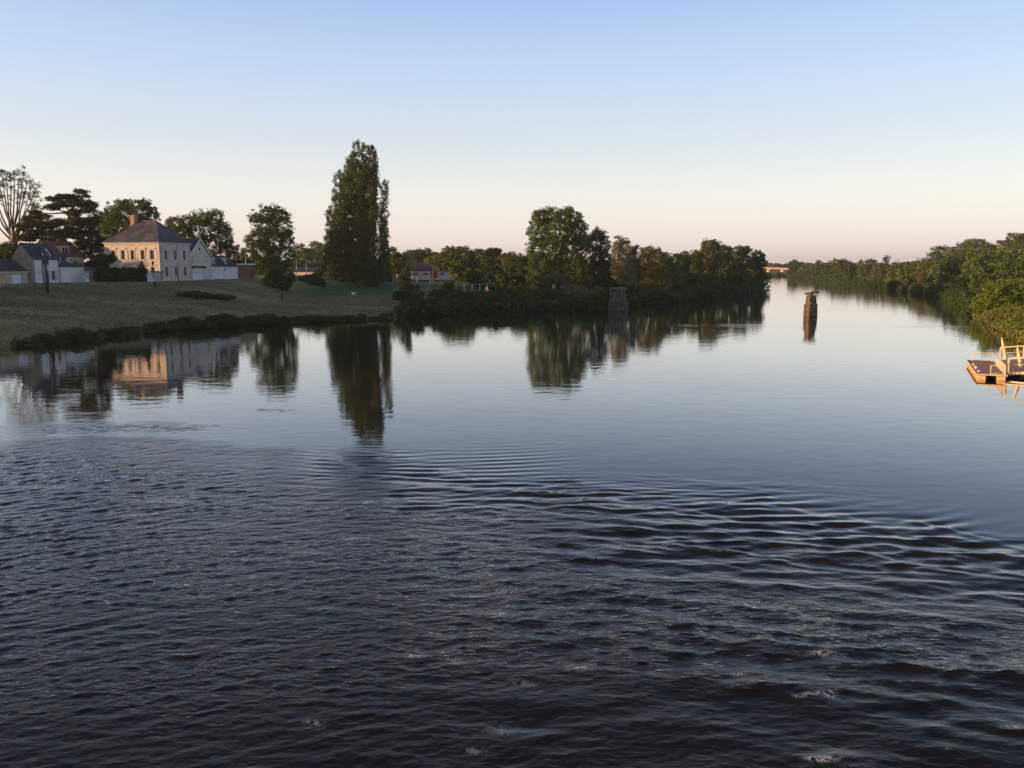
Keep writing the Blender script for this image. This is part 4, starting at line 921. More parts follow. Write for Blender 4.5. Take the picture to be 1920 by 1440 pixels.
def cottage():
    e = house('white_cottage', 62, 141, 'white rendered cottage with a beige gable end and a gabled roof dormer', 'house')
    W_, D, E, A = 5.7, 4.3, 4.3, 6.75; dr = (2.75, 3.4, 0, 2.1); w1 = (4.0, 4.85, .55, 2.1)
    m = MB(); facade(m, 'x', 0, 0, W_, -.8, E, [dr, w1], 1); facade(m, 'y', W_, 0, D, -.8, E, [], -1); facade(m, 'x', D, 0, W_, -.8, E, [], -1); m.add([(W_,0,E),(W_,D,E),(W_,D/2,A)], [(0,1,2)])
    m.build('wall', M['render_white'], e)
    m = MB(); facade(m, 'y', 0, 0, D, -.8, E, [], 1); m.add([(0,0,E),(0,D,E),(0,D/2,A)], [(0,1,2)]); m.box(-.05,-.003,.2,D-.2,E-.6,E-.45); m.build('gable_wall', M['render_beige'], e)
    r = MB(); slab_roof(r, [(-.12,-.25,E-.28),(W_+.12,-.25,E-.28),(W_+.12,D/2,A),(-.12,D/2,A)]); slab_roof(r, [(-.12,D+.25,E-.28),(W_+.12,D+.25,E-.28),(W_+.12,D/2,A),(-.12,D/2,A)]); rf = r.build('roof', M['slate'], e)
    d = MB(); d.box(2.1, 3.5, -.02, 1.3, 2.9, 4.9); d.add([(2.1,-.02,4.9),(3.5,-.02,4.9),(2.8,-.02,5.75),(2.1,1.6,4.9),(3.5,1.6,4.9),(2.8,1.6,5.75)], [(0,1,2),(3,5,4)])
    dm = d.build('dormer', M['zinc'], e)
    d = MB(); slab_roof(d, [(1.85,-.2,4.6),(1.85,1.9,4.6),(2.8,1.9,5.8),(2.8,-.2,5.8)], .08); slab_roof(d, [(3.75,-.2,4.6),(3.75,1.9,4.6),(2.8,1.9,5.8),(2.8,-.2,5.8)], .08); d.build('dormer_roof', M['slate'], dm)
    d = MB(); d.bar((1.8,-.24,4.62),(2.8,-.24,5.88),.05,.16); d.bar((3.8,-.24,4.62),(2.8,-.24,5.88),.05,.16); d.build('verge_board', M['frame_white'], dm)
    d = MB(); d.box(2.25, 3.35, -.05, -.024, 3.3, 4.7); d.build('pane', M['glass'], dm)
    window(e, 'x', 0, 1, w1, bars=3, shut=0)
    for a0 in (3.55, 4.9): d = MB(); d.box(a0, a0+.4, -.05, -.005, .55, 2.1); d.build('shutter', M['shutter'], e)
    d = MB(); d.box(dr[0], dr[1], .1, .15, 0, 2.1); d.build('door', M['dark_metal'], e)
    d = MB(); d.box(1.0, 1.9, -.08, -.003, 2.1, 2.25); d.box(1.05, 1.85, -.06, -.003, 1.75, 1.85); d.build('name_board', M['zinc'], e)
    d = MB(); d.tube([(.1,-.12,E-.2),(.1,-.12,-.5)], .05, 6); d.tube([(W_-.05,-.12,E-.2),(W_-.05,-.12,-.5)], .05, 6); d.build('downpipe', M['dark_metal'], e)
cottage()

def garage_row():
    e = house('garage_block', -60, 129, 'low garage building with dark slate roof and white roller door, beside the cottage gable', 'garage')
    W_, D, E, A = 11.4, 6.2, 2.1, 4.1; g1 = (8.2, 10.2, -.2, 1.55); w = (3.3, 4.5, .3, 1.4)
    # the block ends where the cottage begins
    m = MB(); facade(m, 'x', 0, 0, W_, -.9, E, [g1, w], 1); facade(m, 'y', 0, 0, D, -.9, E, [], 1); facade(m, 'y', W_, 0, D, -.9, E, [], -1); facade(m, 'x', D, 0, W_, -.9, E, [], -1)
    m.add([(0,0,E),(0,D,E),(0,D/2,A),(W_,0,E),(W_,D,E),(W_,D/2,A)], [(0,1,2),(3,5,4)])
    for x in (5.6, 6.9): m.box(x, x+.35, -.12, -.003, -.9, E-.1)
    m.build('wall', M['render_beige'], e)
    r = MB(); slab_roof(r, [(-.2,-.3,E-.12),(W_,-.3,E-.12),(W_,D/2,A),(-.2,D/2,A)]); slab_roof(r, [(-.2,D+.3,E-.12),(W_,D+.3,E-.12),(W_,D/2,A),(-.2,D/2,A)]); r.build('roof', M['slate'], e)
    d = MB(); d.box(g1[0], g1[1], .1, .15, g1[2], g1[3])
    for k in range(1, 6): z = g1[2]+(g1[3]-g1[2])*k/6; d.box(g1[0], g1[1], .085, .1, z-.012, z+.012)
    d.build('roller_door', M['door_white'], e); window(e, 'x', 0, 1, w, bars=1)
    d = MB(); d.box(-.2, W_, -.42, -.31, E-.2, E-.08); d.build('gutter', M['frame_white'], e)
garage_row()

def white_store():
    e = house('white_store', 110, 147, 'plain white walled store with tall double doors and two small rooflights in its dark roof', 'store')
    W_, D, E, A = 6.2, 5.0, 2.9, 5.0; g1 = (.9, 5.3, 0, 2.6)
    m = MB(); facade(m, 'x', 0, 0, W_, -.8, E, [g1], 1); facade(m, 'y', 0, 0, D, -.8, E, [], 1); facade(m, 'y', W_, 0, D, -.8, E, [], -1); facade(m, 'x', D, 0, W_, -.8, E, [], -1)
    m.add([(W_,0,E),(W_,D,E),(W_,D,A),(0,0,E),(0,D,E),(0,D,A)], [(0,1,2),(3,5,4)]); m.build('wall', M['render_white'], e)
    r = MB(); slab_roof(r, [(.02,-.2,E-.1),(W_+.15,-.2,E-.1),(W_+.15,D,A),(.02,D,A)]); rf = r.build('roof', M['slate'], e)
    for x in (1.0, 4.1):
        k = MB(); k.box(x, x+.9, 1.2, 1.9, 3.55, 4.35); k.box(x-.07, x+.97, 1.1, 2, 4.35, 4.42); q = k.build('rooflight', M['frame_white'], rf); k = MB(); k.box(x+.12, x+.42, 1.185, 1.198, 3.7, 4.25); k.box(x+.48, x+.78, 1.185, 1.198, 3.7, 4.25); k.build('pane', M['glass'], q)
    for x0, x1 in ((.9, 3.08), (3.12, 5.3)): d = MB(); d.box(x0, x1, .1, .15, 0, 2.6); d.build('door', M['white_paint'], e)
white_store()
def brown_house():
    e = house('brown_roofed_house', 104, 160, 'house with a brown tiled roof and a single dormer, half hidden by the cedar', 'house')
    W_, D, E, A = 7.5, 6, 4.9, 7.7
    m = MB(); facade(m, 'x', 0, 0, W_, -.8, E, [], 1); facade(m, 'y', 0, 0, D, -.8, E, [], 1); facade(m, 'y', W_, 0, D, -.8, E, [], -1); facade(m, 'x', D, 0, W_, -.8, E, [], -1); m.add([(0,0,E),(0,D,E),(0,D/2,A),(W_,0,E),(W_,D,E),(W_,D/2,A)], [(0,1,2),(3,5,4)]); m.build('wall', M['render_beige'], e)
    r = MB(); slab_roof(r, [(-.2,-.3,E-.2),(W_+.2,-.3,E-.2),(W_+.2,D/2,A),(-.2,D/2,A)]); slab_roof(r, [(-.2,D+.3,E-.2),(W_+.2,D+.3,E-.2),(W_+.2,D/2,A),(-.2,D/2,A)]); rf = r.build('roof', M['tile_red'], e)
    k = MB(); k.box(2.2, 4.2, .4, 2.2, 5.2, 6.6); k.box(2.0, 4.4, .2, 2.4, 6.6, 6.75); d = k.build('dormer', M['stone'], rf); k = MB(); k.box(2.5, 3.1, .37, .397, 5.4, 6.45); k.box(3.3, 3.9, .37, .397, 5.4, 6.45); k.build('pane', M['glass'], d)
    k = MB(); k.box(2.05, 4.35, .15, .39, 5.1, 5.2); k.build('sill', M['frame_white'], d)
brown_house()
def stone_shed():
    e = house('stone_shed', 158, 153, 'small grey stone lean-to between the white store and the hedge', 'shed')
    m = MB(); facade(m, 'x', 0, 0, 3.6, -.8, 2.2, [], 1); facade(m, 'y', 0, 0, 3, -.8, 2.2, [], 1); facade(m, 'y', 3.6, 0, 3, -.8, 2.2, [], -1); facade(m, 'x', 3, 0, 3.6, -.8, 2.2, [], -1); m.build('wall', M['render_beige'], e)
    r = MB(); slab_roof(r, [(-.1,-.15,2.2),(3.75,-.15,2.2),(3.75,3.1,2.9),(-.1,3.1,2.9)]); r.build('roof', M['slate'], e)
    e = house('gate_kiosk', 155, 150, 'little white kiosk with a round dark port beside the white store', 'kiosk')
    m = MB(); m.box(0, .9, -.4, .4, -.6, 1.6); m.build('wall', M['render_white'], e); m = MB(); m.box(-.1, 1.1, -.55, .55, 1.605, 1.72); m.build('roof', M['frame_white'], e); m = MB(); m.tube([(.45,-.43,1.0),(.45,-.402,1.0)], .14, 10); m.build('port', M['dark_metal'], e)
stone_shed()

# hedge, gateway, poles and wall along the street
def hedge(name, label, a, b, h, w, seed, mat='leaf_dark'):
    rng = np.random.default_rng(seed); a = Vector(a); b = Vector(b); L = (b-a).length; n = int(L/.45); d = (b-a)/L; s = Vector((-d.y, d.x, 0)); B = []
    for i in range(n+1):
        p = a+d*L*i/n-a
        for k in range(3): B.append((p.x, p.y, h*(.2+.3*k), .55, w*.55, h*.24))
    e = empty(name, a, 0, label, 'hedge'); V, F = crown_mesh(B, rng, .32, .2, 1.0, 16, 1, .3, .5)
    # clipped flat top and sides
    q = V.reshape(-1, 4, 3).mean(1); al = q@np.array([d.x, d.y, 0]); ac = q@np.array([s.x, s.y, 0])
    keep = (q[:, 2] < h+.12) & (np.abs(ac) < w/2+.2); V = V.reshape(-1, 4, 3)[keep].reshape(-1, 3)
    mesh_np('foliage', V, np.arange(len(V)).reshape(-1, 4), M[mat], e)
    m = MB(); p2 = b-a
    for i in range(0, n, 2): p = d*L*i/n; m.tube([(p.x,p.y,-.3),(p.x,p.y,h*.7)], .04, 5)
    m.build('stem', M['bark'], e)
pa = at(184, 500, 154); pb = at(271, 500, 158); hedge('clipped_hedge', 'long clipped dark hedge screening the lower windows of the mansion', (pa.x, pa.y, GZ-.1), (pb.x, pb.y, GZ-.1), 2.6, 1.3, 1)
bush('small pointed dark shrub rising at the end of the clipped hedge', 158, [(264,505,5,12),(265,497,3,8),(263,515,8,10)], seed=40, cr=.35, size=.18)
tree('dark leafy tree bough reaching in front of the mansion beside the hedge', 152, [(192,490,11,12),(204,482,11,6),(212,486,7,6),(196,505,10,10),(186,512,9,12)], mat='leaf_dark', seed=41, base=188, cr=.5, size=.26, r0=.18)
def street_wall():
    pts = [hit(x, y) for x, y in ((-60,538),(62,535.5),(160,534),(270,533),(300,533),(360,529),(440,526))]
    e = empty('retaining_wall', (pts[0].x, pts[0].y, 0), 0, 'long low rubble stone wall along the top of the grass bank', 'wall')
    rng = np.random.default_rng(4); m = MB(); o = pts[0]; c = MB()
    for a, b in zip(pts[:-1], pts[1:]):
        n = max(1, int((b-a).length/1.2))
        for i in range(n):
            p = a.lerp(b, i/n)-Vector((o.x, o.y, 0)); q = a.lerp(b, (i+.985)/n)-Vector((o.x, o.y, 0)); t = 5.86+rng.uniform(-.05, .07)
            p.z = q.z = (t+4.4)/2; m.bar(p, q, .45, t-4.4)
            p.z = q.z = t+.05; c.bar(p, q, .56, .1)
    m.build('masonry', M['stone_wall'], e); c.build('coping', M['stone_wall'], e)
M['stone_wall'] = surf('rubble_stone', (.10, .095, .075), (.27, .25, .20), 2.2, .95, .06, 3)
street_wall()
def street_pts(off):
    return [(p.x+off*.0-off*.973*0-off*.95, p.y+off*.22) for p in (hit(x, y) for x, y in ((-60,538),(160,534),(300,533),(440,526)))]
M['asphalt'] = surf('asphalt', (.045, .045, .047), (.07, .07, .07), 3, .9, .01)
def bank_grass():
    rng = np.random.default_rng(14); P = np.column_stack([rng.uniform(-100, -8, 42000), rng.uniform(90, 180, 42000)])
    dl = seg_dist(P, LB); k = (~inside(P, POLY)) & (dl > .3) & (dl < 39) & (rng.uniform(0, 1, len(P)) < .35+.65*(np.sin(P[:,0]*.4+P[:,1]*.9)*np.sin(P[:,1]*.31) > .0)); P = P[k]; n = len(P); z = terrain(P)
    V = []; t = rng.uniform(0, 6.28, n); h = rng.uniform(.08, .30, n)*(1+.8*(dl[k] < 4)); w = rng.uniform(.06, .16, n); c, s2 = np.cos(t)*w, np.sin(t)*w; lx, ly = rng.normal(0, .1, n), rng.normal(0, .1, n)
    V = np.stack([np.column_stack([P[:,0]-c, P[:,1]-s2, z-.05]), np.column_stack([P[:,0]+c, P[:,1]+s2, z-.05]), np.column_stack([P[:,0]+c*.5+lx, P[:,1]+s2*.5+ly, z+h]), np.column_stack([P[:,0]-c*.5+lx, P[:,1]-s2*.5+ly, z+h*.9])], 1).reshape(-1, 3)
    tag(mesh_np('bank_grass', V, np.arange(4*n).reshape(-1, 4), M['straw']), kind='stuff')
M['straw'] = leafmat('dry_grass', (.11, .11, .045), (.33, .275, .14), trans=.3)
bank_grass()
draped('street', street_pts(3.3), 3.6, M['asphalt'], .04)
M['gravel'] = surf('gravel_path', (.20, .18, .14), (.30, .27, .21), 2, .95, .01)
draped('riverside_path', [tuple(hit(x, y)[:2]) for x, y in ((300,569),(380,565),(480,562),(600,561),(680,561),(760,562))], .9, M['gravel'], .05)

def pole(name, label, cat, px, base_Y, ytop, r, mat, lantern=None, group=None, lean=0):
    g = at(px, 500, base_Y); g.z = tz(g.x, g.y); top = at(px, ytop, base_Y).z-g.z
    e = empty(name, g, 0, label, cat, group); m = MB(); m.tube([(0,0,-.5), (lean*.5,0,top*.5), (lean,0,top)], [r, r*.85, r*.65], 8); m.build('post', M[mat], e, smooth=True)
    if lantern == 'arm':
        m = MB(); m.tube([(0,0,top-.1),(-.5,0,top+.15),(-1.0,0,top+.18)], .035, 6); m.build('arm', M[mat], e)
        m = MB(); m.box(-1.55,-.9,-.13,.13,top+.1,top+.24); m.build('lamp_head', M['frame_white'], e, bevel=.04)
    if lantern == 'box':
        m = MB(); m.tube([(0,0,top),(0,0,top+.12),(0,0,top+.6)], [.1,.14,.24], 6); m.build('lantern', M['glass'], e); m = MB(); m.tube([(0,0,top+.6),(0,0,top+.62),(0,0,top+.85)], [.3,.28,.04], 6); m.build('lamp_cap', M[mat], e)
    if lantern == 'wires':
        m = MB(); m.box(-.9,.9,-.05,.05,top-.5,top-.38); m.build('crossarm', M[mat], e)
        for x in (-.8, -.3, .3, .8): m = MB(); m.tube([(x,0,top-.38),(x,0,top-.2)], .05, 6); m.build('insulator', M['glass'], e)
    return e
pole('utility_pole', 'tall weathered utility pole in front of the white cottage', 'utility pole', 80, 137, 438, .13, 'pole_wood', 'wires')
pole('utility_pole', 'thick black post beside the weathered pole, before the cottage door', 'post', 85.5, 134.5, 470, .26, 'dark_metal')
pole('utility_pole', 'slim black pole against the shaded river face of the mansion', 'utility pole', 333, 160, 456, .09, 'dark_metal')
pole('street_lamp', 'slim black lantern post at the corner of the mansion', 'street lamp', 287, 154, 498, .07, 'dark_metal', 'box')
pole('street_lamp', 'pale street lamp rising behind the brick shed roof', 'street lamp', 461, 196, 468, .07, 'zinc', 'arm')
pole('street_lamp', 'street lamp on the lawn above the pale feathery bush', 'street lamp', 556, 200, 485, .07, 'zinc', 'arm')
pole('street_lamp', 'street lamp standing over the round dark shrub', 'street lamp', 574, 212, 486, .07, 'zinc', 'arm')
def gate():
    g = at(279, 500, 154.5); e = empty('gate_pier', (g.x, g.y, GZ-.4), ANG, 'short white gate pier and wall at the end of the clipped hedge', 'gate pier')
    m = MB(); m.box(-.3, .3, -.3, .3, 0, 1.7); m.build('pier', M['render_white'], e); m = MB(); m.box(-.38, .38, -.38, .38, 1.705, 1.85); m.build('cap', M['stone'], e); m = MB(); m.box(.31, 1.4, -.12, .12, 0, 1.2); m.build('low_wall', M['render_white'], e)
    g = at(294, 500, 157.5); e = empty('entrance_porch', (g.x, g.y, GZ-.3), ANG, 'pale flat-topped porch wall at the foot of the mansion corner', 'porch')
    m = MB(); m.box(-.6, -.35, -.9, .9, 0, 2.1); m.box(.35, .6, -.9, .9, 0, 2.1); m.build('wall', M['stone'], e); m = MB(); m.box(-.8, .8, -1.1, 1.1, 2.105, 2.25); m.build('roof', M['slate'], e)
    g = at(289, 500, 150.5); g.z = tz(g.x, g.y); e = empty('refuse_bin', g, .3, 'black wheeled bin at the wall below the lantern post', 'bin')
    m = MB(); m.prism([(-.27,.08),(.27,.08),(.33,1.0),(-.33,1.0)], -.28, .28); m.build('body', M['dark_metal'], e); m = MB(); m.prism([(-.38,1.005),(.36,1.005),(.3,1.08),(-.38,1.1)], -.31, .31); m.build('lid', M['dark_metal'], e)
    m = MB(); m.tube([(-.28,-.25,.1),(.28,-.25,.1)], .1, 10); m.build('wheel', M['dark_metal'], e)
gate()

# the slate-roofed hall and the park
def hall():
    g = at(757, 500, 268); z0 = tz(g.x, g.y); e = empty('village_hall', (g.x, g.y, z0), R(4), 'long low hall with a big slate roof and pale wall dappled by sun', 'hall')
    W_, D, E, A = 22, 9, 7.2-z0, 9.8-z0; ops = [(x, x+1.6, E-1.35, E-.7) for x in (3.0, 6.2, 11.5, 15, 18)]
    m = MB(); facade(m, 'x', 0, 0, W_, -.6, E, ops, 1); facade(m, 'y', 0, 0, D, -.6, E, [], 1); facade(m, 'y', W_, 0, D, -.6, E, [], -1); facade(m, 'x', D, 0, W_, -.6, E, [], -1); m.build('wall', M['render_white'], e)
    r = MB(); o = .5; r.add([(-o,-o,E),(W_+o,-o,E),(W_+o,D+o,E),(-o,D+o,E),(3,D/2,A),(W_-3,D/2,A)], [(0,1,5,4),(1,2,5),(2,3,4,5),(3,0,4),(0,3,2,1)]); rf = r.build('roof', M['slate'], e)
    m = MB(); m.tube([(10.5,2.6,E+1),(10.5,2.6,A-.1)], .16, 8); m.build('vent_pipe', M['zinc'], rf)
    for q in ops: window(e, 'x', 0, 1, q, frame='dark_metal', sill=False, bars=0)
    m = MB(); m.box(8.2, 10.8, -.04, -.003, 0, E-.3); m.build('shopfront', M['rusty'], e)
    g = at(548, 500, 262); z0 = tz(g.x, g.y); e = empty('low_slate_house', (g.x, g.y, z0), 0, 'low house whose blue-grey roof shows over the round dark shrub', 'house')
    W_, D = 8, 6; E, A = 6.9-z0, 8.2-z0
    m = MB(); m.box(0, W_, 0, D, -.5, E); m.build('wall', M['render_white'], e); r = MB(); slab_roof(r, [(-.3,-.3,E),(W_+.3,-.3,E),(W_+.3,D/2,A),(-.3,D/2,A)]); slab_roof(r, [(-.3,D+.3,E),(W_+.3,D+.3,E),(W_+.3,D/2,A),(-.3,D/2,A)]); r.build('roof', M['slate'], e)
    g = at(894, 500, 345); e = empty('far_house', (g.x, g.y, tz(g.x, g.y)), .2, 'distant house showing only a flat grey roof above the treetops', 'house')
    z1 = at(894, 467, 345).z-tz(g.x, g.y); m = MB(); m.box(0, 2.4, 0, 2.4, -.5, z1-1.0); m.build('wall', M['render_beige'], e); m = MB(); m.prism([(-.4,z1-1),(2.8,z1-1),(2.2,z1),(.2,z1)], -.5, 2.9); m.build('roof', M['slate'], e)
    g = at(1872, 456, 400); zt = at(1872, 451, 400).z; zb = at(1872, 455, 400).z; e = empty('hill_house', (g.x, g.y, tz(g.x, g.y)), -.3, 'grey-roofed house on the hill crest next to the umbrella pine', 'house')
    zz = tz(g.x, g.y); m = MB(); m.box(0, 4.5, 0, 4, -.5, zb-zz); m.build('wall', M['stone_wall'], e); m = MB(); m.prism([(-.3,zb-zz),(4.3,zb-zz),(2,zt-zz+.2)], -.3, 4.8); m.build('roof', M['slate_worn'], e)
hall()
def person(name, label, px, py, Y, h, rz, shirt, trousers, hair, step=.12):
    g = at(px, py, Y); g.z = tz(g.x, g.y); e = empty(name, g, rz, label, 'person'); k = h/1.72
    m, nt, b = newmat('clothed_figure'); tc = nt.nodes.new('ShaderNodeTexCoord'); s = nt.nodes.new('ShaderNodeSeparateXYZ'); nt.links.new(tc.outputs['Object'], s.inputs[0])
    mu = nt.nodes.new('ShaderNodeMath'); mu.operation = 'DIVIDE'; mu.inputs[1].default_value = h; nt.links.new(s.outputs[2], mu.inputs[0])
    r = ramp(nt, mu.outputs[0], [(0, (.03,.03,.03)), (.05, trousers), (.52, shirt), (.85, (.45,.28,.20))]); r.color_ramp.interpolation = 'CONSTANT'
    nt.links.new(r.outputs[0], b.inputs['Base Color'])
    V = [(0,0,.95),(0,0,1.15),(0,0,1.38),(0,.01,1.5),(0,.02,1.6),(0,.03,1.68),
         (-.1,0,.9),(-.1,step,.5),(-.1,step*.4,.08),(-.1,step+.08,.03),(.1,0,.9),(.1,-step*.4,.5),(.1,-step*1.6,.1),(.1,-step*1.6+.14,.03),
         (-.2,0,1.4),(-.25,-.06,1.15),(-.24,.04,.92),(.2,0,1.4),(.25,.06,1.15),(.24,.14,.93)]
    rad = [.15,.14,.15,.06,.085,.07,.09,.065,.045,.04,.09,.065,.045,.04,.065,.048,.035,.065,.048,.035]
    E_ = [(0,1),(1,2),(2,3),(3,4),(4,5),(0,6),(6,7),(7,8),(8,9),(0,10),(10,11),(11,12),(12,13),(2,14),(14,15),(15,16),(2,17),(17,18),(18,19)]
    me = bpy.data.meshes.new('body'); me.from_pydata([tuple(c*k for c in v) for v in V], E_, []); me.materials.append(m)
    o = bpy.data.objects.new('body', me); COL.objects.link(o); o.parent = e; sk = o.modifiers.new('skin', 'SKIN')
    for i, sv in enumerate(me.skin_vertices[0].data): sv.radius = (rad[i]*k, rad[i]*k); sv.use_root = i == 0
    o.modifiers.new('sub', 'SUBSURF').render_levels = 1; me.materials[0] = m
    hm = MB(); hm.tube([(0,0,1.60*k),(0,0,1.68*k),(0,.0,1.745*k)], [.1*k,.1*k,.04*k], 8); hm.build('hair', surf('hair', hair, hair, 5, .7), e, smooth=True)
p = hit(529, 563); person('person', 'person in dark clothes walking on the riverside path below the elder', p.x*0+529, 563, p.y, 1.7, R(-80), (.03,.035,.05), (.02,.02,.025), (.03,.02,.015))
person('person', 'person in a white top standing on the lawn behind the poplar', 703, 527, 236, 1.65, .4, (.75,.75,.75), (.10,.11,.13), (.05,.03,.02))
person('person', 'person in a grey top beside the one in white on the lawn', 710, 527, 238, 1.7, -.5, (.35,.36,.38), (.05,.05,.07), (.04,.03,.02))
def park():
    g = at(898, 528, 238); z = tz(g.x, g.y); e = empty('caravan', (g.x, g.y, z), R(8), 'white and blue caravan parked under the dark trees', 'caravan')
    m = MB(); m.prism([(0,.5),(4.6,.5),(4.9,1.3),(4.6,2.3),(4.2,2.55),(.5,2.55),(0,2.1)], 0, 2.1, 'y'); m.build('body', M['white_paint'], e, bevel=.08)
    m = MB(); m.box(0.3, 4.5, -.02, -.004, .7, 1.0); m.build('stripe', M['blue_paint'], e)
    for x in (.8, 2.9): m = MB(); m.box(x, x+1.1, -.03, -.006, 1.35, 1.95); m.build('window', M['glass'], e)
    m = MB(); m.tube([(2.3,.05,.3),(2.3,-.12,.3)], .3, 12); m.build('wheel', M['dark_metal'], e)
    M_ = M['white_paint']
    for i, (px, py, Y, lb) in enumerate(((915,528,228,'larger white sun parasol in the garden behind the brambles'),(924,526,232,'smaller tilted white parasol beside the larger one'))):
        g = at(px, py, Y); g.z = tz(g.x, g.y); e = empty('garden_parasol', g, .3*i, lb, 'parasol'); h = 2.3-.2*i; c = MB(); n = 8
        c.add([(0,0,h+.35)]+[(1.15*math.cos(2*math.pi*k/n), 1.15*math.sin(2*math.pi*k/n), h) for k in range(n)]+[(0,0,h+.30)]+[(1.13*math.cos(2*math.pi*k/n), 1.13*math.sin(2*math.pi*k/n), h-.05) for k in range(n)],
              [(0,1+k,1+(k+1) % n) for k in range(n)]+[(n+1,n+2+(k+1) % n,n+2+k) for k in range(n)]+[(1+k,n+2+k,n+2+(k+1) % n,1+(k+1) % n) for k in range(n)])
        c.build('canopy', M_, e); c = MB(); c.tube([(0,0,-.2),(0,0,h+.3)], .03, 6); c.build('pole', M['frame_white'], e)
    for i, (px, py, Y, lb) in enumerate(((913,536,214,'white garden chair below the larger parasol'),(834,530,225,'white garden chair standing before the hall end'))):
        g = at(px, py, Y); g.z = tz(g.x, g.y); e = empty('garden_chair', g, .5, lb, 'chair')
        m = MB(); m.box(-.25,.25,-.25,.25,.42,.46); m.build('seat', M_, e); m = MB(); m.prism([(.22,.46),(.27,.46),(.36,.95),(.31,.95)], -.25, .25); m.build('backrest', M_, e)
        for a in (-.22, .22):
            for b in (-.22, .22): m = MB(); m.box(a-.02, a+.02, b-.02, b+.02, 0, .42); m.build('leg', M_, e)
    # rails and goal-like posts before the hall
    a = at(855, 533, 205); b = at(914, 531, 214); za = at(855, 534, 205).z; zb = at(914, 531.5, 214).z; e = empty('handrail', (a.x, a.y, 0), 0, 'thin pale handrail running above the brambles below the caravan', 'railing')
    m = MB(); m.bar((0,0,za),(b.x-a.x,b.y-a.y,zb),.045); m.build('rail', M['frame_white'], e)
    for k in range(5):
        f = k/4; x, y = (b.x-a.x)*f, (b.y-a.y)*f; m = MB(); m.bar((x,y,tz(a.x+x,a.y+y)-.1),(x,y,za+(zb-za)*f-.04),.06); m.build('post', M['frame_white'], e)
    for (px, Y, yt, lb) in ((782,240,519,'short slim post before the hall nearest the conical tree'),(806,236,514,'taller slim post before the hall doorway'),(893,226,520,'white marker post under the caravan'),(744,238,513,'white post with a small sign board under the mixed green tree')):
        g = at(px, 530, Y); g.z = tz(g.x, g.y); e = empty('slim_post', g, 0, lb, 'post'); t = at(px, yt, Y).z-g.z; m = MB(); m.tube([(0,0,-.3),(0,0,t)], .05, 6); m.build('post', M['frame_white'], e)
        if px == 744: m = MB(); m.box(-.05,.9,-.03,.03,t-.9,t-.05); m.build('sign_board', M_, e)
    for (px, py, Y, s, lb) in ((657,548,205,1.0,'pale tuft of tall grass at the poplar foot nearer the mansion'),(672,545,207,1.25,'tallest pale grass tuft under the poplar'),(684,551,205,.8,'bluish grass tuft on the water side of the poplar foot')):
        g = at(px, py, Y); g.z = tz(g.x, g.y); rng = np.random.default_rng(px); m = MB(); e = empty('grass_tuft', g, 0, lb, 'ornamental grass')
        for k in range(70):
            t = rng.uniform(0, 6.28); r = rng.uniform(0, .7); h = rng.uniform(.5, 2.1)*s*(1-.5*r); x, y = math.cos(t)*r, math.sin(t)*r; w = .05
            m.add([(x-w,y,-.05),(x+w,y,-.05),(x*2.2,y*2.2,h)], [(0,1,2)])
        m.build('blade', M['plant_white'], e)
    for k, (px, py, w) in enumerate(((663,556,.9),)):
        g = hit(px, py); e = empty('park_bench', g, R(10), 'white bench on the lawn edge under the poplar', 'bench')
        m = MB(); m.box(-w/2,w/2,-.2,.2,.42,.48); m.build('seat', M_, e); m = MB(); m.box(-w/2,w/2,.2,.25,.6,.9); m.build('backrest', M_, e)
        for a in (-w/2+.1, w/2-.15): m = MB(); m.box(a,a+.06,-.2,.25,0,.42); m.box(a,a+.06,.2,.25,.485,.6); m.build('leg', M_, e)
park()

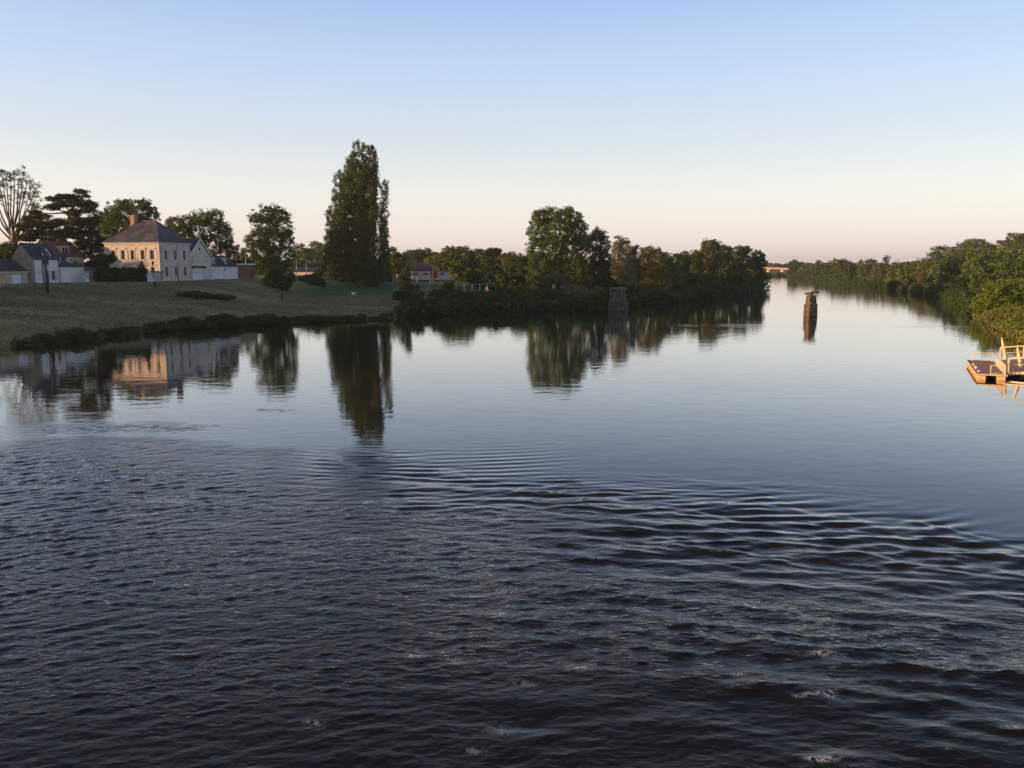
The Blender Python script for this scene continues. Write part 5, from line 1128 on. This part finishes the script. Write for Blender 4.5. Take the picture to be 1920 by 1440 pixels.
# ------------------------------------------------------------ river furniture
def lathe_poly(mb, pts, z0, z1, s0=1, s1=1, rng=None, j=0):
    n = len(pts); f = lambda s, z: [(x*s+(rng.normal(0, j) if j else 0), y*s+(rng.normal(0, j) if j else 0), z) for x, y in pts]
    mb.add(f(s0, z0)+f(s1, z1), [tuple(range(n))[::-1], tuple(range(n, 2*n))]+[(i, (i+1) % n, (i+1) % n+n, i+n) for i in range(n)])
def octo(w, d, c=.3): return [(-w+c,-d),(w-c,-d),(w,-d+c),(w,d-c),(w-c,d),(-w+c,d),(-w,d-c),(-w,-d+c)]
def pier(px, py, label, w, d, h1, h2, seed, rz, cap):
    g = onz(px, py); rng = np.random.default_rng(seed); e = empty('bridge_pier', (g.x, g.y+d*.5, 0), rz, label, 'bridge pier', 'ruined piers of a vanished bridge')
    m = MB(); n = 5
    for i in range(n):
        z0 = -2 if i == 0 else h1*i/n; z1 = h1*(i+1)/n-.02; s = 1-.012*i; lathe_poly(m, octo(w*s, d*s, .16), z0, z1, 1, 1, rng, .035)
    lathe_poly(m, octo(w*1.03, d*1.05, .16), h1, h1+.14, 1, 1, rng, .03)
    pm = M['pier'] if cap == 'rubble' else M['pier_grey']; m.build('base', pm, e)
    m = MB(); w2, d2 = w*.80, d*.80
    if cap == 'rubble':
        n = 6
        for i in range(n):
            z0 = h1+.14+(h2-h1-.6)*i/n; z1 = h1+.14+(h2-h1-.6)*(i+1)/n-.015; lathe_poly(m, octo(w2, d2, .18), z0, z1, 1-.01*i, 1-.015*i, rng, .045)
        m.build('shaft', M['pier'], e); m = MB()
        for i in range(40):
            x, y = rng.uniform(-w2, w2)*1.08, rng.uniform(-d2, d2)*1.05; s = rng.uniform(.12, .34); z = h2-.45+rng.uniform(0, .25)+(.22 if x > w2*.5 else 0); p = octo(s, s*.8, s*.3)
            n0 = len(m.v); lathe_poly(m, p, 0, s*1.1, 1, .8, rng, .03); c, sn = math.cos(i), math.sin(i)
            for q in range(n0, len(m.v)): vx, vy, vz = m.v[q]; m.v[q] = (vx*c-vy*sn+x, vx*sn+vy*c+y, vz+z)
        m.build('broken_top', M['pier'], e)
    else:
        # open shaft: brick core with stone pilasters and a slab on top
        lathe_poly(m, octo(w2*.86, d2*.86, .1), h1+.14, h2-.3, 1, 1, rng, .02); m.build('shaft', pm, e)
        for x in (-w2*.93, -w2*.02, w2*.93):
            m = MB(); m.box(x-.1, x+.1, -d2*.86-.22, -d2*.86-.04, h1+.14, h2-.3); m.build('pilaster', M['pier_pale'], e)
        for x in (-w2*.5, w2*.45): m = MB(); m.box(x-.2, x+.2, -d2*.86-.1, -d2*.86-.035, h1+.5, h2-.75); m.build('panel', M['pier_pale'], e)
        m = MB(); lathe_poly(m, octo(w2*1.1, d2*1.1, .15), h2-.29, h2-.12, 1, 1, rng, .02); m.box(-w2*1.0, w2*1.05, -d2*.9, d2*.9, h2-.117, h2); m.build('cap_slab', M['pier_pale'], e)
M['pier_pale'] = surf('weathered_pier_stone', (.08, .08, .076), (.17, .17, .158), 2.5, .9, .03, 5)
pier(1520.5, 594.5, 'broken stone pier standing alone in open water', 1.42, .62, 2.1, 4.25, 1, R(40), 'rubble')
pier(1160.5, 583.5, 'stone pier with a flat cap slab close to the wooded shore', 1.75, 2.4, 1.95, 4.6, 2, R(-12), 'slab')

def far_bridge():
    Y = 820; a = at(1395, 503, Y); b = at(1486, 506, Y-10); e = empty('road_bridge', (a.x, a.y, 0), 0, 'pale concrete road bridge glowing in the sun beyond the bend', 'bridge')
    d = b-a; d.z = 0; z0, z1 = a.z, at(1480, 504.5, Y).z
    n = 14; pts = [Vector((d.x*i/n, d.y*i/n, z0+(z1-z0)*i/n+math.sin(math.pi*i/n)*.5)) for i in range(n+1)]
    m = MB()
    for p, q in zip(pts[:-1], pts[1:]): m.bar(p-Vector((0,0,.1)), q-Vector((0,0,.1)), 8, 1.5)
    m.build('deck', M['concrete'], e)
    m = MB()
    for p, q in zip(pts[:-1], pts[1:]): m.bar(p+Vector((0,-4,1.75)), q+Vector((0,-4,1.75)), .15); m.bar(p+Vector((0,-4,.7)), p+Vector((0,-4,1.7)), .12)
    m.build('parapet_rail', M['rusty'], e)
    for i in (3, 7, 11): p = pts[i]; m = MB(); m.box(p.x-.7, p.x+.7, p.y-3, p.y+3, -2, p.z-.86); m.build('pier', M['concrete'], e)
far_bridge()

def pontoon():
    A = onz(1811, 680); B = onz(1832, 711); ax = (A-B).normalized(); L = 10.8; rz = math.atan2(ax.y, ax.x)-math.pi/2
    e = empty('floating_pontoon', (B.x, B.y, 0), rz, 'small timber-decked landing pontoon with orange floats', 'pontoon'); w = 2.0     # local x across, y along
    m = MB()
    for i in range(44):
        y = i*L/44; m.box(0, w, y+.004, y+L/44-.012, .47, .53)
    m.build('deck', M['deck_wood'], e)
    m = MB(); m.box(-.07, -.005, -.05, L, .40, .56); m.box(w+.005, w+.07, -.05, L, .40, .56); m.box(-.005, w+.005, -.07, -.01, .42, .56); m.box(-.005, w+.005, L+.01, L+.07, .42, .56); m.build('edge_beam', M['float'], e)
    for x0, x1 in ((.02, .62), (w-.62, w-.02)): m = MB(); m.box(x0, x1, 0, L, -.3, .38); m.build('float', M['float'], e, bevel=.06)
    for y in (1.2, 3.6, 4.6, 6.4): m = MB(); m.tube([(.14,y,.53),(.14,y,.66)], .05, 8); m.tube([(.02,y,.68),(.26,y,.68)], .035, 6); m.build('cleat', M['white_paint'], e)
    # slatted balustrade on the shore side
    s = MB(); y0, y1 = .5, 6.6; x = w-.1
    s.bar((x,y0,1.5),(x,y1,1.5),.08); s.bar((x,y0,.62),(x,y1,.62),.07)
    for k in range(25): y = y0+(y1-y0)*k/24; s.box(x-.02, x+.02, y-.03, y+.03, .65, 1.47)
    s.build('balustrade', M['cream_paint'], e)
    for (p, q) in (((.9,.12),(w-.1,.12)), ((.35,L-.3),(w-.1,L-.3))):
        s = MB(); s.bar((*p,.53),(*p,1.45),.06); s.bar((*q,.53),(*q,1.45),.06); s.bar((*p,1.45),(*q,1.45),.055); s.bar((*p,.62),(*q,.62),.045); s.build('end_rail', M['cream_paint'], e)
    s = MB(); s.bar((w-.1,6.6,.53),(w-.1,6.6,1.52),.09); s.bar((w-.1,L-.3,1.5),(w-.1,6.6,1.5),.07); s.build('rail', M['cream_paint'], e)
    Mw = Matrix.Translation((B.x, B.y, 0)) @ Matrix.Rotation(rz, 4, 'Z')
    e.scale = (1, 1, .8)
    # gangway to the bank
    n0 = onz(1888, 699, .45); f0 = onz(1873, 675, .45); wv = f0-n0; gw = wv.length; e2 = empty('gangway', (n0.x, n0.y, 0), math.atan2(wv.y, wv.x)-math.pi/2, 'cream railed gangway sloping up from the pontoon to the bank', 'gangway'); GL = 22; z = lambda x: .45+x*.12
    d = MB()
    for k in range(60):
        x = k*GL/60; d.add([(x,0,z(x)),(x+GL/60-.03,0,z(x+GL/60)),(x+GL/60-.03,gw,z(x+GL/60)),(x,gw,z(x)),(x,0,z(x)-.06),(x+GL/60-.03,0,z(x+GL/60)-.06),(x+GL/60-.03,gw,z(x+GL/60)-.06),(x,gw,z(x)-.06)],
              [(0,1,2,3),(7,6,5,4),(0,4,5,1),(1,5,6,2),(2,6,7,3),(3,7,4,0)])
    d.build('walkway', M['deck_wood'], e2)
    for y in (0, gw):
        s = MB(); s.bar((0,y,z(0)+1.15),(GL,y,z(GL)+1.15),.10); s.bar((0,y,z(0)+.62),(GL,y,z(GL)+.62),.04); s.bar((0,y,z(0)-.08),(GL,y,z(GL)-.08),.14,.22)
        s.build('side_rail', M['cream_paint'], e2)
        for k in range(13): x = .05+k*GL/12*.99; s = MB(); s.bar((x,y,z(x)),(x,y,z(x)+1.1),.13); s.build('rail_post', M['cream_paint'], e2)
    for (pa, pb, lb) in (((1887,676),(1878,632),'pointed leaning mooring stake on the far rail of the gangway'),((1917,697),(1907,648),'thicker leaning mooring stake on the near rail of the gangway')):
        b = onz(pa[0], pa[1]+4); t = at(pb[0], pb[1], b.y+.2); e3 = empty('mooring_stake', b, 0, lb, 'mooring stake'); t = t-b
        s = MB(); s.tube([(-t.x*.4,-t.y*.4,-1.5), t*.05, t*.62, t*.86, t], [.17,.165,.15,.09,.02], 10); s.build('shaft', M['cream_paint'], e3, smooth=True); s = MB(); s.tube([t*.58, t*.60], .17, 10); s.build('band', M['zinc'], e3)
    # floating frame in front of the gangway
    g = onz(1893, 716); e4 = empty('mooring_raft', g, rz+R(-20), 'half-sunk metal mooring raft below the gangway', 'raft')
    s = MB(); s.bar((0,0,.03),(7,0,.03),.06); s.bar((0,-1.6,.0),(7,-1.6,.0),.06); s.build('rail', M['cream_paint'], e4)
    for x in (0, 1.6, 3.4, 5.2, 7): s = MB(); s.bar((x,0,.02),(x,-1.6,.0),.055); s.build('crossbar', M['cream_paint'], e4)
pontoon()

def boat():
    a = onz(691, 597); b = onz(729, 595); d = b-a; L = d.length; e = empty('rowing_boat', (a.x, a.y, 0), math.atan2(d.y, d.x), 'long dark flat-bottomed rowing boat moored under the grass bank', 'boat')
    n = 12; V = []; F = []
    for i in range(n+1):
        t = i/n; w = .62*math.sin(math.pi*min(1, .12+t*.86))**.6; sh = .32+.28*(2*t-1)**2; x = t*L
        V += [(x,-w,sh),(x,-w*.7,-.1),(x,w*.7,-.1),(x,w,sh),(x,w-.06,sh),(x,w*.7-.05,.0),(x,-w*.7+.05,.0),(x,-w+.06,sh)]
    for i in range(n):
        for k in range(8): F.append((i*8+k, i*8+(k+1) % 8, (i+1)*8+(k+1) % 8, (i+1)*8+k))
    F += [tuple(range(8)), tuple(n*8+k for k in range(8))[::-1]]
    m = MB(); m.add(V, F); m.build('hull', M['boat_hull'], e)
    for t in (.28, .55, .78): m = MB(); m.box(L*t-.12, L*t+.12, -.5, .5, .26, .30); m.build('thwart', M['pole_wood'], e)
    m = MB()
    for s in (-1, 1): m.bar((L*.1,s*.5,.45),(L*.95,s*.4,.52),.05)
    m.build('gunwale', M['shutter'], e)
    m = MB(); m.box(-.15,.12,-.12,.12,.25,.72); m.tube([(-.05,0,.3),(-.1,0,-.3)], .05, 6); m.build('outboard_motor', M['white_paint'], e)
boat()
def slipway():
    g = hit(1916, 628); e = empty('folding_chair', g, R(200), 'rust-red folding chair on the bank above the gangway', 'chair')
    m = MB(); m.box(-.3,.3,-.3,.3,.42,.48); m.build('seat', M['rusty'], e); m = MB(); m.prism([(.27,.48),(.33,.48),(.45,1.1),(.39,1.1)], -.3, .3); m.build('backrest', M['rusty'], e)
    for a in (-.27, .27): m = MB(); m.bar((a,-.3,0),(a,.3,.44),.05); m.bar((a,.3,0),(a,-.3,.43),.05); m.build('leg', M['zinc'], e)
    for (px, py, d, lb) in ((278,172,160,'bird gliding high above the mansion'),(1776,382,210,'bird flying low over the hill')):
        c = at(px, py, d); e = empty('bird', c, .6, lb, 'bird'); e.scale = (.45, .45, .45); m = MB(); m.tube([(0,-.22,0),(0,-.1,.01),(0,.08,.01),(0,.26,0)], [.02,.06,.055,.015], 6); m.build('body', M['dark_metal'], e, smooth=True)
        for s in (-1, 1): m = MB(); m.add([(s*.04,-.08,.02),(s*.04,.06,.02),(s*.3,.05,.1),(s*.62,.12,.02),(s*.32,-.06,.1),(s*.04,-.08,.0),(s*.3,0,.085)], [(0,1,2,4),(2,3,4),(5,6,1),(5,6,3)]); m.build('wing', M['dark_metal'], e)
slipway()

# unseen trees added outside the frame to throw long shadows over the near bank
sp = []; rng = np.random.default_rng(9)
for i in range(70):
    y = rng.uniform(70, 175); x = -.66*y-rng.uniform(14, 40); hgt = np.interp(y, [70,110,150,175], [7,10,7.5,12])*rng.uniform(.75, 1.1); sp.append((x, y, hgt, rng.uniform(2.2, 3.6)))
for i in range(40):
    y = rng.uniform(60, 230); x = -.66*y-rng.uniform(50, 110); sp.append((x, y, rng.uniform(10, 15), 4))
for i in range(26):  # taller unseen trees, added to shade the pier near the wooded shore
    y = rng.uniform(108, 144); x = -.66*y-rng.uniform(8, 32); sp.append((x, y, rng.uniform(13.5, 17), rng.uniform(3, 4)))
wood('offframe_shade_wood', sp, 6, 'leaf_dark', cr=1.2, size=.8, per=20)

# ------------------------------------------------------------ light
SUN_EL, SUN_AZ = R(6.5), R(15)                       # low sun, off to one side and a little behind the camera
sd = Vector((-math.cos(SUN_AZ)*math.cos(SUN_EL), -math.sin(SUN_AZ)*math.cos(SUN_EL), math.sin(SUN_EL)))
sun = bpy.data.lights.new('sun', 'SUN'); so = bpy.data.objects.new('sun', sun); COL.objects.link(so)
so.rotation_euler = sd.to_track_quat('Z', 'Y').to_euler(); sun.energy = 4.8; sun.angle = R(.6); sun.color = (1, .54, .22)
w = bpy.data.worlds.new('World'); SC.world = w; w.use_nodes = True; nt = w.node_tree
bg = nt.nodes['Background']; sk = nt.nodes.new('ShaderNodeTexSky'); sk.sky_type = 'NISHITA'; sk.sun_disc = False
sk.sun_elevation = SUN_EL; sk.sun_rotation = math.atan2(sd.x, sd.y); sk.altitude = 60; sk.air_density = 1.0; sk.dust_density = 1.2; sk.ozone_density = 1.6
nt.links.new(sk.outputs[0], bg.inputs['Color']); bg.inputs['Strength'].default_value = .05
# evening haze band: pale peach at the horizon through milky blue to clear blue overhead
tc = nt.nodes.new('ShaderNodeTexCoord'); sx = nt.nodes.new('ShaderNodeSeparateXYZ'); nt.links.new(tc.outputs['Generated'], sx.inputs[0])
rp = ramp(nt, sx.outputs[2], [(0, (.74,.65,.675)), (.03, (.78,.70,.71)), (.08, (.75,.71,.70)), (.14, (.60,.625,.68)), (.20, (.50,.58,.74)), (.29, (.33,.44,.73)), (.42, (.115,.165,.31)), (.7, (.05,.065,.115)), (1, (.035,.045,.08))])
b2 = nt.nodes.new('ShaderNodeBackground'); nt.links.new(rp.outputs[0], b2.inputs['Color']); b2.inputs['Strength'].default_value = .62
ads = nt.nodes.new('ShaderNodeAddShader'); nt.links.new(bg.outputs[0], ads.inputs[0]); nt.links.new(b2.outputs[0], ads.inputs[1]); nt.links.new(ads.outputs[0], nt.nodes['World Output'].inputs['Surface'])
hm = bpy.data.materials.new('haze_air'); hm.use_nodes = True; hn = hm.node_tree; hn.nodes.remove(hn.nodes['Principled BSDF'])
pv = hn.nodes.new('ShaderNodeVolumePrincipled'); pv.inputs['Color'].default_value = (.82, .85, .93, 1); pv.inputs['Density'].default_value = .00013; pv.inputs['Anisotropy'].default_value = .2
hn.links.new(pv.outputs[0], hn.nodes['Material Output'].inputs['Volume'])
hb = MB(); hb.box(-2600, 3300, -260, 4600, -4, 60); tag(hb.build('haze', hm), kind='stuff')
SC.view_settings.view_transform = 'Standard'; SC.view_settings.look = 'None'; SC.view_settings.exposure = .68; SC.view_settings.gamma = 1
SC.render.engine = 'CYCLES'; SC.cycles.use_denoising = True; SC.cycles.max_bounces = 6; SC.cycles.transparent_max_bounces = 4; SC.cycles.sample_clamp_indirect = 4
